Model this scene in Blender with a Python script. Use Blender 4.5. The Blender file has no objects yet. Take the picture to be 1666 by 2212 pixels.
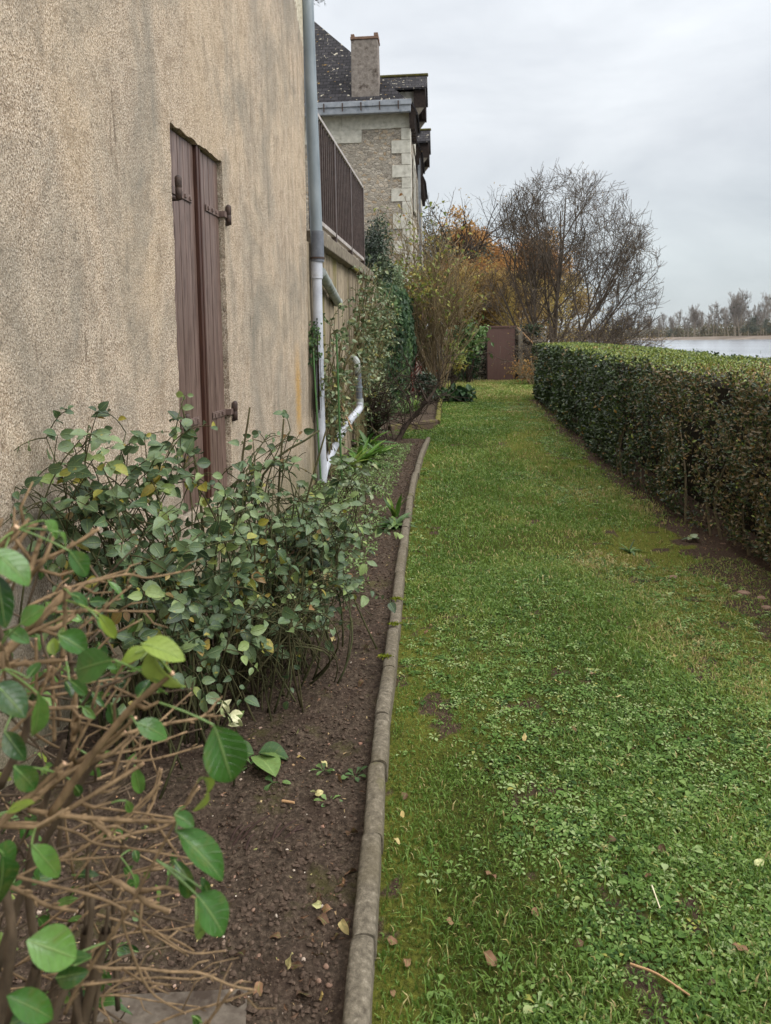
import bpy, math, random
import numpy as np
from mathutils import Vector, Matrix

SC = bpy.context.scene
COL = SC.collection
rng = np.random.default_rng(7)
PI = math.pi

# ------------------------------------------------------------------ camera
F_PX, W_PX, H_PX = 1568.0, 1666.0, 2212.0
EYE = np.array([0.0, 0.0, 1.55])
PITCH, ROLL, V0 = math.radians(4.0), 0.018, 850.0
cam_d = bpy.data.cameras.new('camera')
cam = bpy.data.objects.new('camera', cam_d)
COL.objects.link(cam)
cam_d.sensor_width = 36.0
cam_d.lens = 36.0 * F_PX / H_PX
cam_d.shift_y = -(H_PX / 2 - V0) / H_PX
cam_d.clip_start, cam_d.clip_end = 0.05, 6000
_rm = Matrix.Rotation(PI / 2 - PITCH, 4, 'X') @ Matrix.Rotation(-ROLL, 4, 'Z')
cam.matrix_world = Matrix.Translation(EYE) @ _rm
cam_d.dof.use_dof = True
cam_d.dof.focus_distance = 4.0
cam_d.dof.aperture_fstop = 7.0
SC.camera = cam
RM = np.array(_rm)[:3, :3]

# ------------------------------------------------------------------ world, sun, exposure
SUN_EL, SUN_AZ = math.radians(42), math.radians(112)       # azimuth clockwise from +Y: over the river, a little behind us
world = bpy.data.worlds.new('World')
SC.world = world
world.use_nodes = True
wt = world.node_tree
for n in list(wt.nodes):
    wt.nodes.remove(n)


def wn(t, **kw):
    n = wt.nodes.new(t)
    for k, v in kw.items():
        if hasattr(n, k):
            setattr(n, k, v)
        else:
            n.inputs[k].default_value = v
    return n


w_out = wn('ShaderNodeOutputWorld')
w_bg = wn('ShaderNodeBackground', Strength=1.0)
w_sky = wn('ShaderNodeTexSky', sky_type='NISHITA', sun_disc=False, sun_elevation=SUN_EL, sun_rotation=SUN_AZ)
w_scale = wn('ShaderNodeMix', data_type='RGBA', blend_type='MULTIPLY')
w_scale.inputs[0].default_value = 1.0
w_scale.inputs[7].default_value = (0.10, 0.10, 0.10, 1)
w_tc = wn('ShaderNodeTexCoord')
w_sep = wn('ShaderNodeSeparateXYZ')
w_map = wn('ShaderNodeMapping')
w_map.inputs['Scale'].default_value = (1.0, 1.0, 2.6)
w_n1 = wn('ShaderNodeTexNoise', Scale=2.2, Detail=6.0, Roughness=0.55, Distortion=0.4)
w_r1 = wn('ShaderNodeValToRGB')
w_r1.color_ramp.elements[0].position, w_r1.color_ramp.elements[0].color = 0.32, (0.68, 0.695, 0.715, 1)
w_r1.color_ramp.elements[1].position, w_r1.color_ramp.elements[1].color = 0.66, (1.0, 1.0, 0.99, 1)
w_ramp = wn('ShaderNodeValToRGB')                           # overcast sky, grey in view; unseen overhead part brightened to light wall and lawn
ce = w_ramp.color_ramp.elements
ce[0].position, ce[0].color = 0.0, (0.47, 0.51, 0.53, 1)
ce[1].position, ce[1].color = 1.0, (2.3, 2.3, 2.32, 1)
for p, c in ((0.10, (0.52, 0.56, 0.58)), (0.25, (0.63, 0.655, 0.685)), (0.42, (0.72, 0.745, 0.78)), (0.60, (1.75, 1.76, 1.79))):
    e = ce.new(p)
    e.color = (*c, 1)
w_mul = wn('ShaderNodeMix', data_type='RGBA', blend_type='MULTIPLY')
w_mul.inputs[0].default_value = 1.0
w_mix = wn('ShaderNodeMix', data_type='RGBA')
w_mix.inputs[0].default_value = 0.93                        # cloud cover over the clear sky
L = wt.links.new
L(w_tc.outputs['Generated'], w_sep.inputs[0])
L(w_tc.outputs['Generated'], w_map.inputs[0])
L(w_map.outputs[0], w_n1.inputs['Vector'])
L(w_n1.outputs[0], w_r1.inputs[0])
L(w_sep.outputs[2], w_ramp.inputs[0])
L(w_ramp.outputs[0], w_mul.inputs[6])
L(w_r1.outputs[0], w_mul.inputs[7])
L(w_sky.outputs[0], w_scale.inputs[6])
L(w_scale.outputs[2], w_mix.inputs[6])
L(w_mul.outputs[2], w_mix.inputs[7])
L(w_mix.outputs[2], w_bg.inputs[0])
L(w_bg.outputs[0], w_out.inputs[0])

sun_d = bpy.data.lights.new('sun', 'SUN')
sun_d.energy, sun_d.angle, sun_d.color = 1.5, math.radians(40), (1.0, 0.97, 0.92)
sun = bpy.data.objects.new('sun', sun_d)
COL.objects.link(sun)
_s = Vector((math.sin(SUN_AZ) * math.cos(SUN_EL), math.cos(SUN_AZ) * math.cos(SUN_EL), math.sin(SUN_EL)))
sun.rotation_euler = _s.to_track_quat('Z', 'Y').to_euler()

SC.view_settings.view_transform = 'Standard'
SC.view_settings.look = 'None'
SC.view_settings.exposure = 0.57
SC.view_settings.gamma = 1.0
SC.cycles.max_bounces = 6
SC.cycles.transparent_max_bounces = 6
SC.cycles.use_denoising = True


# ------------------------------------------------------------------ measuring helpers (photo pixel -> place at a known depth or height)
def ray(u, v):
    return RM @ np.array([(u - 833.0) / F_PX, -(v - V0) / F_PX, -1.0])


def at(u, v, Y):
    d = ray(u, v)
    return EYE + d * (Y / d[1])


def gr(u, v, z=0.0):
    d = ray(u, v)
    return EYE + d * ((z - EYE[2]) / d[2])


def nrm(a):
    a = np.asarray(a, float)
    return a / np.maximum(np.linalg.norm(a, axis=-1, keepdims=True), 1e-9)


def noise2(x, y, seed=0):
    xi, yi = np.floor(x).astype(np.int64), np.floor(y).astype(np.int64)
    xf, yf = x - xi, y - yi

    def h(a, b):
        n = (a * 374761393 + b * 668265263 + seed * 974711) & 0xffffffff
        n = ((n ^ (n >> 13)) * 1274126177) & 0xffffffff
        return ((n ^ (n >> 16)) & 0xffff) / 65535.0
    u, v = xf * xf * (3 - 2 * xf), yf * yf * (3 - 2 * yf)
    return (h(xi, yi) * (1 - u) + h(xi + 1, yi) * u) * (1 - v) + (h(xi, yi + 1) * (1 - u) + h(xi + 1, yi + 1) * u) * v


def fbm(x, y, seed=0, oct=4):
    s, a, t = 0, 1.0, 0
    for k in range(oct):
        s = s + a * noise2(x * 2 ** k + 17 * k, y * 2 ** k - 9 * k, seed + k)
        t += a
        a *= 0.5
    return s / t


def sstep(a, b, x):
    t = np.clip((x - a) / (b - a), 0, 1)
    return t * t * (3 - 2 * t)


# ------------------------------------------------------------------ mesh collecting
class MB:
    def __init__(self):
        self.v, self.t, self.q, self.tv, self.qv, self.pa, self.n = [], [], [], [], [], [], 0
        self.tm, self.qm = [], []

    def add(self, v, tris=None, quads=None, var=0.5, pa=None, mat=0):
        v = np.asarray(v, float).reshape(-1, 3)
        for f, L_, V_, M_ in ((tris, self.t, self.tv, self.tm), (quads, self.q, self.qv, self.qm)):
            if f is not None and len(f):
                f = np.asarray(f, np.int64)
                L_.append(f + self.n)
                V_.append(np.broadcast_to(np.asarray(var if np.ndim(var) == 0 else var[:len(f)], float), (len(f),)))
                M_.append(np.full(len(f), mat))
        self.v.append(v)
        self.pa.append(np.zeros((len(v), 2)) if pa is None else pa)
        self.n += len(v)
        return self

    def box(self, a, b, rot=None, org=None, var=0.5, mat=0):
        a, b = np.array(a, float), np.array(b, float)
        v = np.array([[x, y, z] for z in (a[2], b[2]) for y in (a[1], b[1]) for x in (a[0], b[0])])
        if rot is not None:
            o = np.zeros(3) if org is None else np.array(org, float)
            v = (v - o) @ np.array(rot).T + o
        return self.add(v, quads=[[0, 2, 3, 1], [4, 5, 7, 6], [0, 1, 5, 4], [2, 6, 7, 3], [1, 3, 7, 5], [0, 4, 6, 2]], var=var, mat=mat)

    def poly(self, pts, var=0.5, mat=0):
        """convex polygon as a fan"""
        k = len(pts)
        return self.add(pts, tris=[[0, i, i + 1] for i in range(1, k - 1)], var=var, mat=mat)

    def prism(self, outline, d, var=0.5):
        """extrude a convex outline (3-D points) along d"""
        o = np.array(outline, float)
        k = len(o)
        v = np.vstack([o, o + np.array(d, float)])
        tr = [[0, i + 1, i] for i in range(1, k - 1)] + [[k, k + i, k + i + 1] for i in range(1, k - 1)]
        qd = [[i, (i + 1) % k, k + (i + 1) % k, k + i] for i in range(k)]
        self.add(v, tris=tr, var=var)
        self.add(v, quads=qd, var=var)
        return self

    def build(self, name, mats, parent=None, smooth=False, bevel=0.0, loc=None, attrs=False):
        me = bpy.data.meshes.new(name)
        V = np.vstack(self.v)
        T = np.vstack(self.t) if self.t else np.zeros((0, 3), int)
        Q = np.vstack(self.q) if self.q else np.zeros((0, 4), int)
        me.vertices.add(len(V))
        me.vertices.foreach_set('co', V.astype(np.float32).ravel())
        idx = np.concatenate([T.ravel(), Q.ravel()]).astype(np.int32)
        me.loops.add(len(idx))
        me.loops.foreach_set('vertex_index', idx)
        nt, nq = len(T), len(Q)
        me.polygons.add(nt + nq)
        st = np.concatenate([np.arange(nt) * 3, nt * 3 + np.arange(nq) * 4]).astype(np.int32)
        me.polygons.foreach_set('loop_start', st)
        me.polygons.foreach_set('loop_total', np.concatenate([np.full(nt, 3), np.full(nq, 4)]).astype(np.int32))
        me.polygons.foreach_set('use_smooth', np.full(nt + nq, bool(smooth)))
        me.polygons.foreach_set('material_index', np.concatenate(self.tm + self.qm + [np.zeros(0)]).astype(np.int32))
        me.update(calc_edges=True)
        at_ = me.attributes.new('var', 'FLOAT', 'FACE')
        at_.data.foreach_set('value', np.concatenate(self.tv + self.qv + [np.zeros(0)]).astype(np.float32))
        if attrs:
            PA = np.vstack(self.pa)
            for k, nm in enumerate(('lt', 'ls')):
                a2 = me.attributes.new(nm, 'FLOAT', 'POINT')
                a2.data.foreach_set('value', PA[:, k].astype(np.float32))
        for m in (mats if isinstance(mats, (list, tuple)) else [mats]):
            me.materials.append(m)
        me.validate()
        o = bpy.data.objects.new(name, me)
        COL.objects.link(o)
        if parent is not None:
            o.parent = parent
        if loc is not None:
            o.location = loc
        if bevel:
            md = o.modifiers.new('bevel', 'BEVEL')
            md.width, md.segments, md.limit_method = bevel, 2, 'ANGLE'
        return o


def tag(o, label=None, cat=None, group=None, kind=None):
    if label:
        o['label'] = label
    if cat:
        o['category'] = cat
    if group:
        o['group'] = group
    if kind:
        o['kind'] = kind
    return o


def thing(name, label, cat, loc=(0, 0, 0), rz=0.0, group=None):
    o = bpy.data.objects.new(name, None)
    COL.objects.link(o)
    o.empty_display_size = 0.2
    o.location = [float(c) for c in loc]
    o.rotation_euler = (0, 0, rz)
    return tag(o, label, cat, group)


def tubes(P, R, s=5, cap=False):
    """P (K,M,3), R (K,M) -> verts, quads, tris"""
    P = np.asarray(P, float)
    R = np.asarray(R, float)
    K, Mn, _ = P.shape
    T = nrm(np.gradient(P, axis=1))
    mean = nrm(P[:, -1] - P[:, 0])
    ref = np.where(np.abs(mean[:, 2:3]) > 0.8, np.array([[1.0, 0, 0]]), np.array([[0, 0, 1.0]]))
    A = nrm(np.cross(T, np.broadcast_to(ref[:, None, :], T.shape)))
    B = np.cross(T, A)
    a = np.arange(s) * 2 * PI / s
    V = P[:, :, None, :] + R[:, :, None, None] * (np.cos(a)[:, None] * A[:, :, None, :] + np.sin(a)[:, None] * B[:, :, None, :])
    base = (np.arange(K) * Mn * s)[:, None, None]
    i = np.arange(Mn - 1)[None, :, None] * s
    j = np.arange(s)[None, None, :]
    jn = (j + 1) % s
    q = np.stack([base + i + j, base + i + jn, base + i + s + jn, base + i + s + j], -1).reshape(-1, 4)
    tr = None
    if cap:
        b2 = (np.arange(K) * Mn * s)[:, None]
        last = (Mn - 1) * s
        k = np.arange(1, s - 1)[None, :]
        t1 = np.stack(np.broadcast_arrays(b2 + last, b2 + last + k, b2 + last + k + 1), -1).reshape(-1, 3)
        t2 = np.stack(np.broadcast_arrays(b2, b2 + k + 1, b2 + k), -1).reshape(-1, 3)
        tr = np.vstack([t1, t2])
    return V.reshape(-1, 3), q, tr


def add_tubes(mb, P, R, s=5, cap=False, var=None, mat=0):
    P = np.asarray(P, float)
    v, q, t = tubes(P, R, s, cap)
    K = P.shape[0]
    vr = rng.random(K) if var is None else np.broadcast_to(np.asarray(var, float), (K,))
    n0 = mb.n
    mb.add(v, quads=q, var=np.repeat(vr, len(q) // K), mat=mat)
    if t is not None:
        mb.t.append(t + n0)
        mb.tv.append(np.full(len(t), 0.5))
        mb.tm.append(np.full(len(t), mat))
    return mb


def smooth_path(pts, n=12):
    """Catmull-Rom through the points"""
    p = np.array(pts, float)
    if len(p) == 2:
        return p[0] + (p[1] - p[0]) * np.linspace(0, 1, n)[:, None]
    q = np.vstack([2 * p[0] - p[1], p, 2 * p[-1] - p[-2]])
    out = []
    for t in np.linspace(0, len(p) - 1 - 1e-6, n):
        i = int(t)
        f = t - i
        a, b, c, d = q[i], q[i + 1], q[i + 2], q[i + 3]
        out.append(0.5 * (2 * b + (c - a) * f + (2 * a - 5 * b + 4 * c - d) * f * f + (3 * b - 3 * c + d - a) * f ** 3))
    return np.array(out)


def make_template(ts, ws, cols):
    """leaf outline: ts along, ws half width at ts, cols = list of s in -1..1"""
    v, pa = [], []
    for t, w in zip(ts, ws):
        for c in cols:
            v.append((t, c * w, c))
            pa.append((t, c))
    nc = len(cols)
    q = []
    for i in range(len(ts) - 1):
        for j in range(nc - 1):
            a = i * nc + j
            q.append([a, a + 1, a + nc + 1, a + nc])
    return np.array(v), np.array(q), np.array(pa)


T_SMALL = make_template([0, .5, 1], [.02, .5, .02], [-1, 0, 1])
T_OVATE = make_template([0, .15, .4, .68, .88, 1], [.03, .33, .5, .42, .2, .01], [-1, 0, 1])
T_SPAT = make_template([0, .4, .7, .92, 1], [.06, .16, .48, .38, .1], [-1, 0, 1])
T_STRAP = make_template([0, .25, .5, .75, 1], [.35, .5, .5, .36, .02], [-1, 0, 1])
T_BIG = make_template([0, .05, .12, .22, .34, .48, .62, .75, .86, .94, 1], [.02, .1, .24, .38, .47, .5, .47, .39, .27, .15, .01], [-1, -.5, 0, .5, 1])
T_IVY = make_template([0, .02, .3, .45, .6, 1], [.05, .35, .55, .34, .36, .02], [-1, 0, 1])


def add_leaves(mb, P, D, N, Ln, Wd, tpl=T_SMALL, fold=0.25, curl=0.15, var=None, mat=0, wave=0.0):
    P, D, N = np.asarray(P, float), nrm(D), np.asarray(N, float)
    K = len(P)
    if K == 0:
        return mb
    Ln, Wd = np.broadcast_to(np.asarray(Ln, float), (K,)), np.broadcast_to(np.asarray(Wd, float), (K,))
    fold, curl = np.broadcast_to(np.asarray(fold, float), (K,)), np.broadcast_to(np.asarray(curl, float), (K,))
    X = D
    Y = np.cross(N, X)
    bad = np.linalg.norm(Y, axis=1) < 1e-3
    Y[bad] = np.cross(np.array([0.3, 0.9, 0.2]), X[bad])
    Y = nrm(Y)
    Z = np.cross(X, Y)
    tv, tq, tp = tpl
    t, w, c = tv[:, 0], tv[:, 1], tv[:, 2]
    zz = fold[:, None] * np.abs(w)[None, :] * Wd[:, None] * 1.2 - curl[:, None] * (t ** 2)[None, :] * Ln[:, None]
    if wave:
        ph = rng.random((K, 1)) * 6.28
        zz = zz + wave * Ln[:, None] * np.sin(t[None, :] * 9 + ph) * np.abs(c)[None, :]
    V = (P[:, None, :] + X[:, None, :] * (t[None, :, None] * Ln[:, None, None]) + Y[:, None, :] * (w[None, :, None] * Wd[:, None, None])
         + Z[:, None, :] * zz[:, :, None])
    nv = len(tv)
    q = (tq[None] + (np.arange(K) * nv)[:, None, None]).reshape(-1, 4)
    vr = rng.random(K) if var is None else np.broadcast_to(np.asarray(var, float), (K,))
    return mb.add(V.reshape(-1, 3), quads=q, var=np.repeat(vr, len(tq)), pa=np.tile(tp, (K, 1)), mat=mat)


def rdirs(n, up=0.0, flat=1.0):
    d = rng.normal(size=(n, 3))
    d[:, 2] = d[:, 2] * flat + up
    return nrm(d)


# ------------------------------------------------------------------ materials
def lin(r, g, b):
    return tuple(((c / 255) / 12.92 if c / 255 <= 0.04045 else ((c / 255 + 0.055) / 1.055) ** 2.4) for c in (r, g, b))


class NT:
    def __init__(self, name):
        self.m = bpy.data.materials.new(name)
        self.m.use_nodes = True
        self.t = self.m.node_tree
        for n in list(self.t.nodes):
            self.t.nodes.remove(n)
        self.out = self.n('ShaderNodeOutputMaterial')
        self.b = self.n('ShaderNodeBsdfPrincipled')
        self.link(self.b.outputs[0], self.out.inputs[0])

    def n(self, typ, **kw):
        n = self.t.nodes.new(typ)
        for k, v in kw.items():
            if hasattr(n, k) and k not in ('Scale',):
                setattr(n, k, v)
            else:
                n.inputs[k].default_value = v
        return n

    def link(self, a, b):
        self.t.links.new(a, b)

    def coord(self, scale=(1, 1, 1), rot=(0, 0, 0)):
        tc = self.n('ShaderNodeTexCoord')
        mp = self.n('ShaderNodeMapping')
        mp.inputs['Scale'].default_value = scale
        mp.inputs['Rotation'].default_value = rot
        self.link(tc.outputs['Object'], mp.inputs[0])
        return mp.outputs[0]

    def noise(self, vec, scale, detail=4.0, rough=0.55, dist=0.0):
        n = self.n('ShaderNodeTexNoise')
        n.inputs['Scale'].default_value, n.inputs['Detail'].default_value = scale, detail
        n.inputs['Roughness'].default_value, n.inputs['Distortion'].default_value = rough, dist
        if vec is not None:
            self.link(vec, n.inputs['Vector'])
        return n.outputs[0]

    def ramp(self, fac, stops, interp='LINEAR'):
        r = self.n('ShaderNodeValToRGB')
        r.color_ramp.interpolation = interp
        stops = sorted(stops, key=lambda q: q[0])
        el = r.color_ramp.elements
        while len(el) < len(stops):
            el.new(0.5)
        for e, (p, c) in zip(el, stops):
            e.position = p
            e.color = (*c, 1) if len(c) == 3 else c
        self.link(fac, r.inputs[0])
        return r.outputs[0]

    def bw(self, fac, a, b):
        return self.ramp(fac, [(a, (0, 0, 0)), (b, (1, 1, 1))])

    def mix(self, fac, a, b, mode='MIX'):
        m = self.n('ShaderNodeMix', data_type='RGBA', blend_type=mode)
        for i, x in ((0, fac), (6, a), (7, b)):
            if hasattr(x, 'is_linked') or hasattr(x, 'node'):
                self.link(x, m.inputs[i])
            elif isinstance(x, (int, float)):
                m.inputs[i].default_value = x
            else:
                m.inputs[i].default_value = (*x, 1) if len(x) == 3 else x
        return m.outputs[2]

    def math(self, op, a, b=0.5, c=None):
        m = self.n('ShaderNodeMath', operation=op)
        for i, x in enumerate((a, b, c)):
            if x is None:
                continue
            if hasattr(x, 'node'):
                self.link(x, m.inputs[i])
            else:
                m.inputs[i].default_value = x
        return m.outputs[0]

    def attr(self, name):
        return self.n('ShaderNodeAttribute', attribute_name=name).outputs['Fac']

    def bump(self, h, strength=0.5, dist=0.01):
        b = self.n('ShaderNodeBump')
        b.inputs['Strength'].default_value, b.inputs['Distance'].default_value = strength, dist
        self.link(h, b.inputs['Height'])
        self.link(b.outputs[0], self.b.inputs['Normal'])
        return b

    def done(self, col=None, rough=0.8, spec=0.3, metal=0.0):
        if col is not None:
            if hasattr(col, 'node'):
                self.link(col, self.b.inputs['Base Color'])
            else:
                self.b.inputs['Base Color'].default_value = (*col, 1)
        if hasattr(rough, 'node'):
            self.link(rough, self.b.inputs['Roughness'])
        else:
            self.b.inputs['Roughness'].default_value = rough
        self.b.inputs['Specular IOR Level'].default_value = spec
        self.b.inputs['Metallic'].default_value = metal
        return self.m


def leaf_mat(name, stops, rough=0.5, spec=0.4, trans=0.25, veins=False, spots=None, mott=0.25):
    t = NT(name)
    c = t.ramp(t.attr('var'), stops)
    vec = t.coord()
    n = t.noise(vec, 90, 3)
    c = t.mix(t.math('MULTIPLY', t.bw(n, 0.35, 0.7), mott), c, (0.0, 0.0, 0.0), 'MIX') if mott else c
    if veins:
        lt, ls = t.attr('lt'), t.attr('ls')
        a = t.math('ABSOLUTE', ls)
        mid = t.bw(a, 0.10, 0.02)
        sv = t.math('FRACT', t.math('SUBTRACT', t.math('MULTIPLY', lt, 7.0), t.math('MULTIPLY', a, 1.6)))
        side = t.bw(t.math('ABSOLUTE', t.math('SUBTRACT', sv, 0.5)), 0.07, 0.01)
        m_ = t.math('MAXIMUM', mid, t.math('MULTIPLY', side, 0.35))
        c = t.mix(t.math('MULTIPLY', m_, 0.42), c, lin(156, 178, 112))
        bl = t.noise(vec, 45, 5, 0.7)
        c = t.mix(t.math('MULTIPLY', t.bw(bl, 0.52, 0.72), 0.45), c, lin(122, 132, 60))
        t.bump(t.math('ADD', t.math('MULTIPLY', m_, -1.0), bl), 0.6, 0.003)
    if spots:
        n2 = t.noise(vec, spots[1], 2)
        c = t.mix(t.bw(n2, spots[2], spots[2] + 0.05), c, spots[0])
    m = t.done(c, rough, spec)
    if trans:
        tr = t.n('ShaderNodeBsdfTranslucent')
        t.link(c, tr.inputs[0])
        mx = t.n('ShaderNodeMixShader')
        mx.inputs[0].default_value = trans
        t.link(t.b.outputs[0], mx.inputs[1])
        t.link(tr.outputs[0], mx.inputs[2])
        t.link(mx.outputs[0], t.out.inputs[0])
    return m


def bark_mat(name, c1, c2, scale=40, c3=None, rough=0.85):
    t = NT(name)
    vec = t.coord((1, 1, 0.4))
    n = t.noise(vec, scale, 4, 0.6)
    c = t.ramp(n, [(0.3, c1), (0.7, c2)])
    c = t.mix(t.math('MULTIPLY', t.attr('var'), 0.6), c, c3 if c3 else c2)
    t.bump(n, 0.5, 0.004)
    return t.done(c, rough, 0.2)


def plain_mat(name, c1, c2, scale=20, rough=0.6, spec=0.4, metal=0.0, bump=0.2, bd=0.003, stretch=(1, 1, 1), dirt=None):
    t = NT(name)
    vec = t.coord(stretch)
    n = t.noise(vec, scale, 5, 0.6)
    c = t.ramp(n, [(0.3, c1), (0.72, c2)])
    if dirt:
        n2 = t.noise(vec, dirt[1], 6, 0.65)
        c = t.mix(t.bw(n2, dirt[2], dirt[2] + 0.12), c, dirt[0])
    if bump:
        t.bump(n, bump, bd)
    return t.done(c, rough, spec, metal)


# roughcast of the near house: swirled beige render, rain streaks, yellow lichen, a corner of bare stone at the top
def render_mat():
    t = NT('roughcast_render')
    vec = t.coord((1, 1, 0.78), (0.35, 0, 0))
    n1 = t.noise(vec, 150, 4, 0.65, 0.6)
    n1b = t.noise(vec, 34, 5, 0.65, 0.8)
    big = t.noise(t.coord((1, 0.9, 0.6), (0.3, 0, 0)), 1.6, 7, 0.68, 0.5)
    big2 = t.noise(t.coord((1, 1.2, 0.8), (0.5, 0, 0)), 0.75, 3, 0.5, 0.2)
    st = t.noise(t.coord((1, 5.0, 0.35)), 2.2, 5, 0.65)
    c = t.ramp(n1, [(0.35, lin(80, 69, 58)), (0.44, lin(156, 137, 117)), (0.52, lin(202, 182, 159)), (0.62, lin(240, 226, 208))])
    c = t.mix(t.math('MULTIPLY', t.bw(big2, 0.44, 0.62), 0.26), c, lin(206, 184, 154))
    med = t.noise(t.coord((1, 1, 0.8), (0.4, 0, 0)), 7.0, 5, 0.7, 0.6)
    c = t.mix(t.math('MULTIPLY', t.bw(med, 0.50, 0.66), 0.42), c, lin(130, 113, 94))
    c = t.mix(t.math('MULTIPLY', t.bw(med, 0.46, 0.32), 0.30), c, lin(224, 206, 182))
    c = t.mix(t.math('MULTIPLY', t.bw(n1b, 0.46, 0.34), 0.5), c, lin(112, 97, 80))
    c = t.mix(t.math('MULTIPLY', t.bw(big, 0.46, 0.68), 0.72), c, lin(134, 130, 120))
    c = t.mix(t.math('MULTIPLY', t.bw(big, 0.48, 0.30), 0.22), c, lin(190, 162, 126))
    sep = t.n('ShaderNodeSeparateXYZ')
    tc = t.n('ShaderNodeTexCoord')
    t.link(tc.outputs['Object'], sep.inputs[0])
    y, z = sep.outputs[1], sep.outputs[2]
    # rain streaks get stronger towards the corner
    k = t.math('MULTIPLY', t.bw(st, 0.48, 0.70), t.n('ShaderNodeMapRange').outputs[0])
    mr = k.node.inputs[1].links[0].from_node
    t.link(y, mr.inputs[0])
    mr.inputs[1].default_value, mr.inputs[2].default_value, mr.inputs[3].default_value, mr.inputs[4].default_value = -4.5, -1.0, 0.08, 0.40
    c = t.mix(k, c, lin(98, 88, 74))
    # yellow lichen run by the downpipe
    cr = t.noise(t.coord((1, 6.0, 0.5), (0.12, 0, 0)), 3.2, 2, 0.5, 0.6)
    c = t.mix(t.math('MULTIPLY', t.bw(cr, 0.70, 0.73), 0.45), c, lin(84, 68, 54))
    d = t.math('ABSOLUTE', t.math('ADD', y, t.math('ADD', 0.82, t.math('MULTIPLY', t.math('SUBTRACT', n1b, 0.5), 0.35))))
    lz = t.math('MULTIPLY', t.bw(d, 0.11, 0.03), t.math('MULTIPLY', t.bw(z, 1.62, 1.38), t.bw(n1, 0.36, 0.5)))
    zr = t.math('MULTIPLY', z, 1.0)
    lz = t.math('MULTIPLY', t.math('MULTIPLY', t.bw(t.math('DIVIDE', zr, 2.0), 0.80, 0.60), t.bw(t.math('DIVIDE', zr, 2.0), 0.30, 0.42)), t.math('MULTIPLY', t.bw(d, 0.16, 0.04), t.bw(n1, 0.40, 0.52)))
    c = t.mix(t.math('MULTIPLY', lz, 0.75), c, lin(206, 156, 60))
    # green damp at the foot
    gz = t.math('MULTIPLY', t.bw(t.math('ADD', z, t.math('MULTIPLY', big, 0.8)), 1.15, 0.55), 0.55)
    c = t.mix(gz, c, lin(104, 104, 76))
    # bare pale stone where the render stops near the top corner
    e = t.math('ADD', t.math('SUBTRACT', z, 4.63), t.math('ADD', t.math('MULTIPLY', t.math('ADD', y, 0.15), 0.9), t.math('MULTIPLY', t.math('SUBTRACT', n1b, 0.5), 0.35)))
    c = t.mix(t.bw(e, 0.0, 0.02), c, t.ramp(n1b, [(0.35, lin(168, 156, 130)), (0.65, lin(222, 214, 194))]))
    t.bump(t.math('ADD', n1, t.math('MULTIPLY', n1b, 1.4)), 0.8, 0.012)
    return t.done(c, 0.95, 0.1)


M_RENDER = render_mat()
M_SHUT = plain_mat('brown_shutter_paint', lin(78, 60, 52), lin(128, 106, 97), 9, 0.42, 0.5, bump=0.15, stretch=(8, 8, 0.5), dirt=(lin(62, 42, 34), 7, 0.55))
M_SHUTDK = plain_mat('dark_brown_wood', lin(52, 30, 22), lin(80, 50, 38), 12, 0.5, 0.4, stretch=(6, 6, 0.5))
M_IRON = plain_mat('rusty_iron', lin(46, 38, 36), lin(84, 64, 54), 40, 0.65, 0.4, bump=0.4)
M_STRAP = plain_mat('painted_iron_strap', lin(84, 68, 62), lin(124, 104, 96), 30, 0.55, 0.4)
M_ZINC = plain_mat('grey_pipe', lin(104, 114, 120), lin(138, 147, 152), 6, 0.45, 0.5, bump=0.05, stretch=(1, 1, 0.3), dirt=(lin(92, 98, 100), 3, 0.6))
M_PVC = plain_mat('white_pvc', lin(170, 173, 182), lin(198, 201, 208), 8, 0.4, 0.5, bump=0.05, dirt=(lin(156, 155, 148), 9, 0.60))
M_GREY = plain_mat('dark_grey_pvc', lin(84, 88, 96), lin(112, 116, 124), 10, 0.45, 0.5, bump=0.05)
M_OLDPVC = plain_mat('weathered_grey_pvc', lin(132, 138, 132), lin(172, 176, 172), 10, 0.5, 0.4, bump=0.1, dirt=(lin(98, 104, 84), 6, 0.55))
M_RAIL = plain_mat('brown_red_railing', lin(58, 47, 44), lin(88, 74, 69), 14, 0.5, 0.4, bump=0.1)
M_RAILTOP = plain_mat('weathered_rail_top', lin(146, 138, 132), lin(188, 180, 174), 14, 0.55, 0.4, bump=0.1)


def boardwall_mat():
    t = NT('board_marked_concrete')
    st = t.noise(t.coord((1, 4.0, 0.18)), 2.0, 5, 0.6)
    n = t.noise(t.coord((1, 1, 0.6)), 24, 4, 0.6)
    c = t.ramp(st, [(0.28, lin(74, 66, 56)), (0.42, lin(128, 116, 98)), (0.56, lin(166, 152, 130)), (0.72, lin(112, 100, 86))])
    c = t.mix(t.math('MULTIPLY', t.bw(n, 0.45, 0.65), 0.35), c, lin(94, 82, 66))
    moss = t.noise(t.coord((1, 1.5, 0.3)), 1.6, 4)
    c = t.mix(t.math('MULTIPLY', t.bw(moss, 0.58, 0.66), 0.6), c, lin(112, 106, 46))
    t.bump(t.math('ADD', n, st), 0.6, 0.012)
    return t.done(c, 0.9, 0.15)


M_BOARDW = boardwall_mat()


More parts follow.
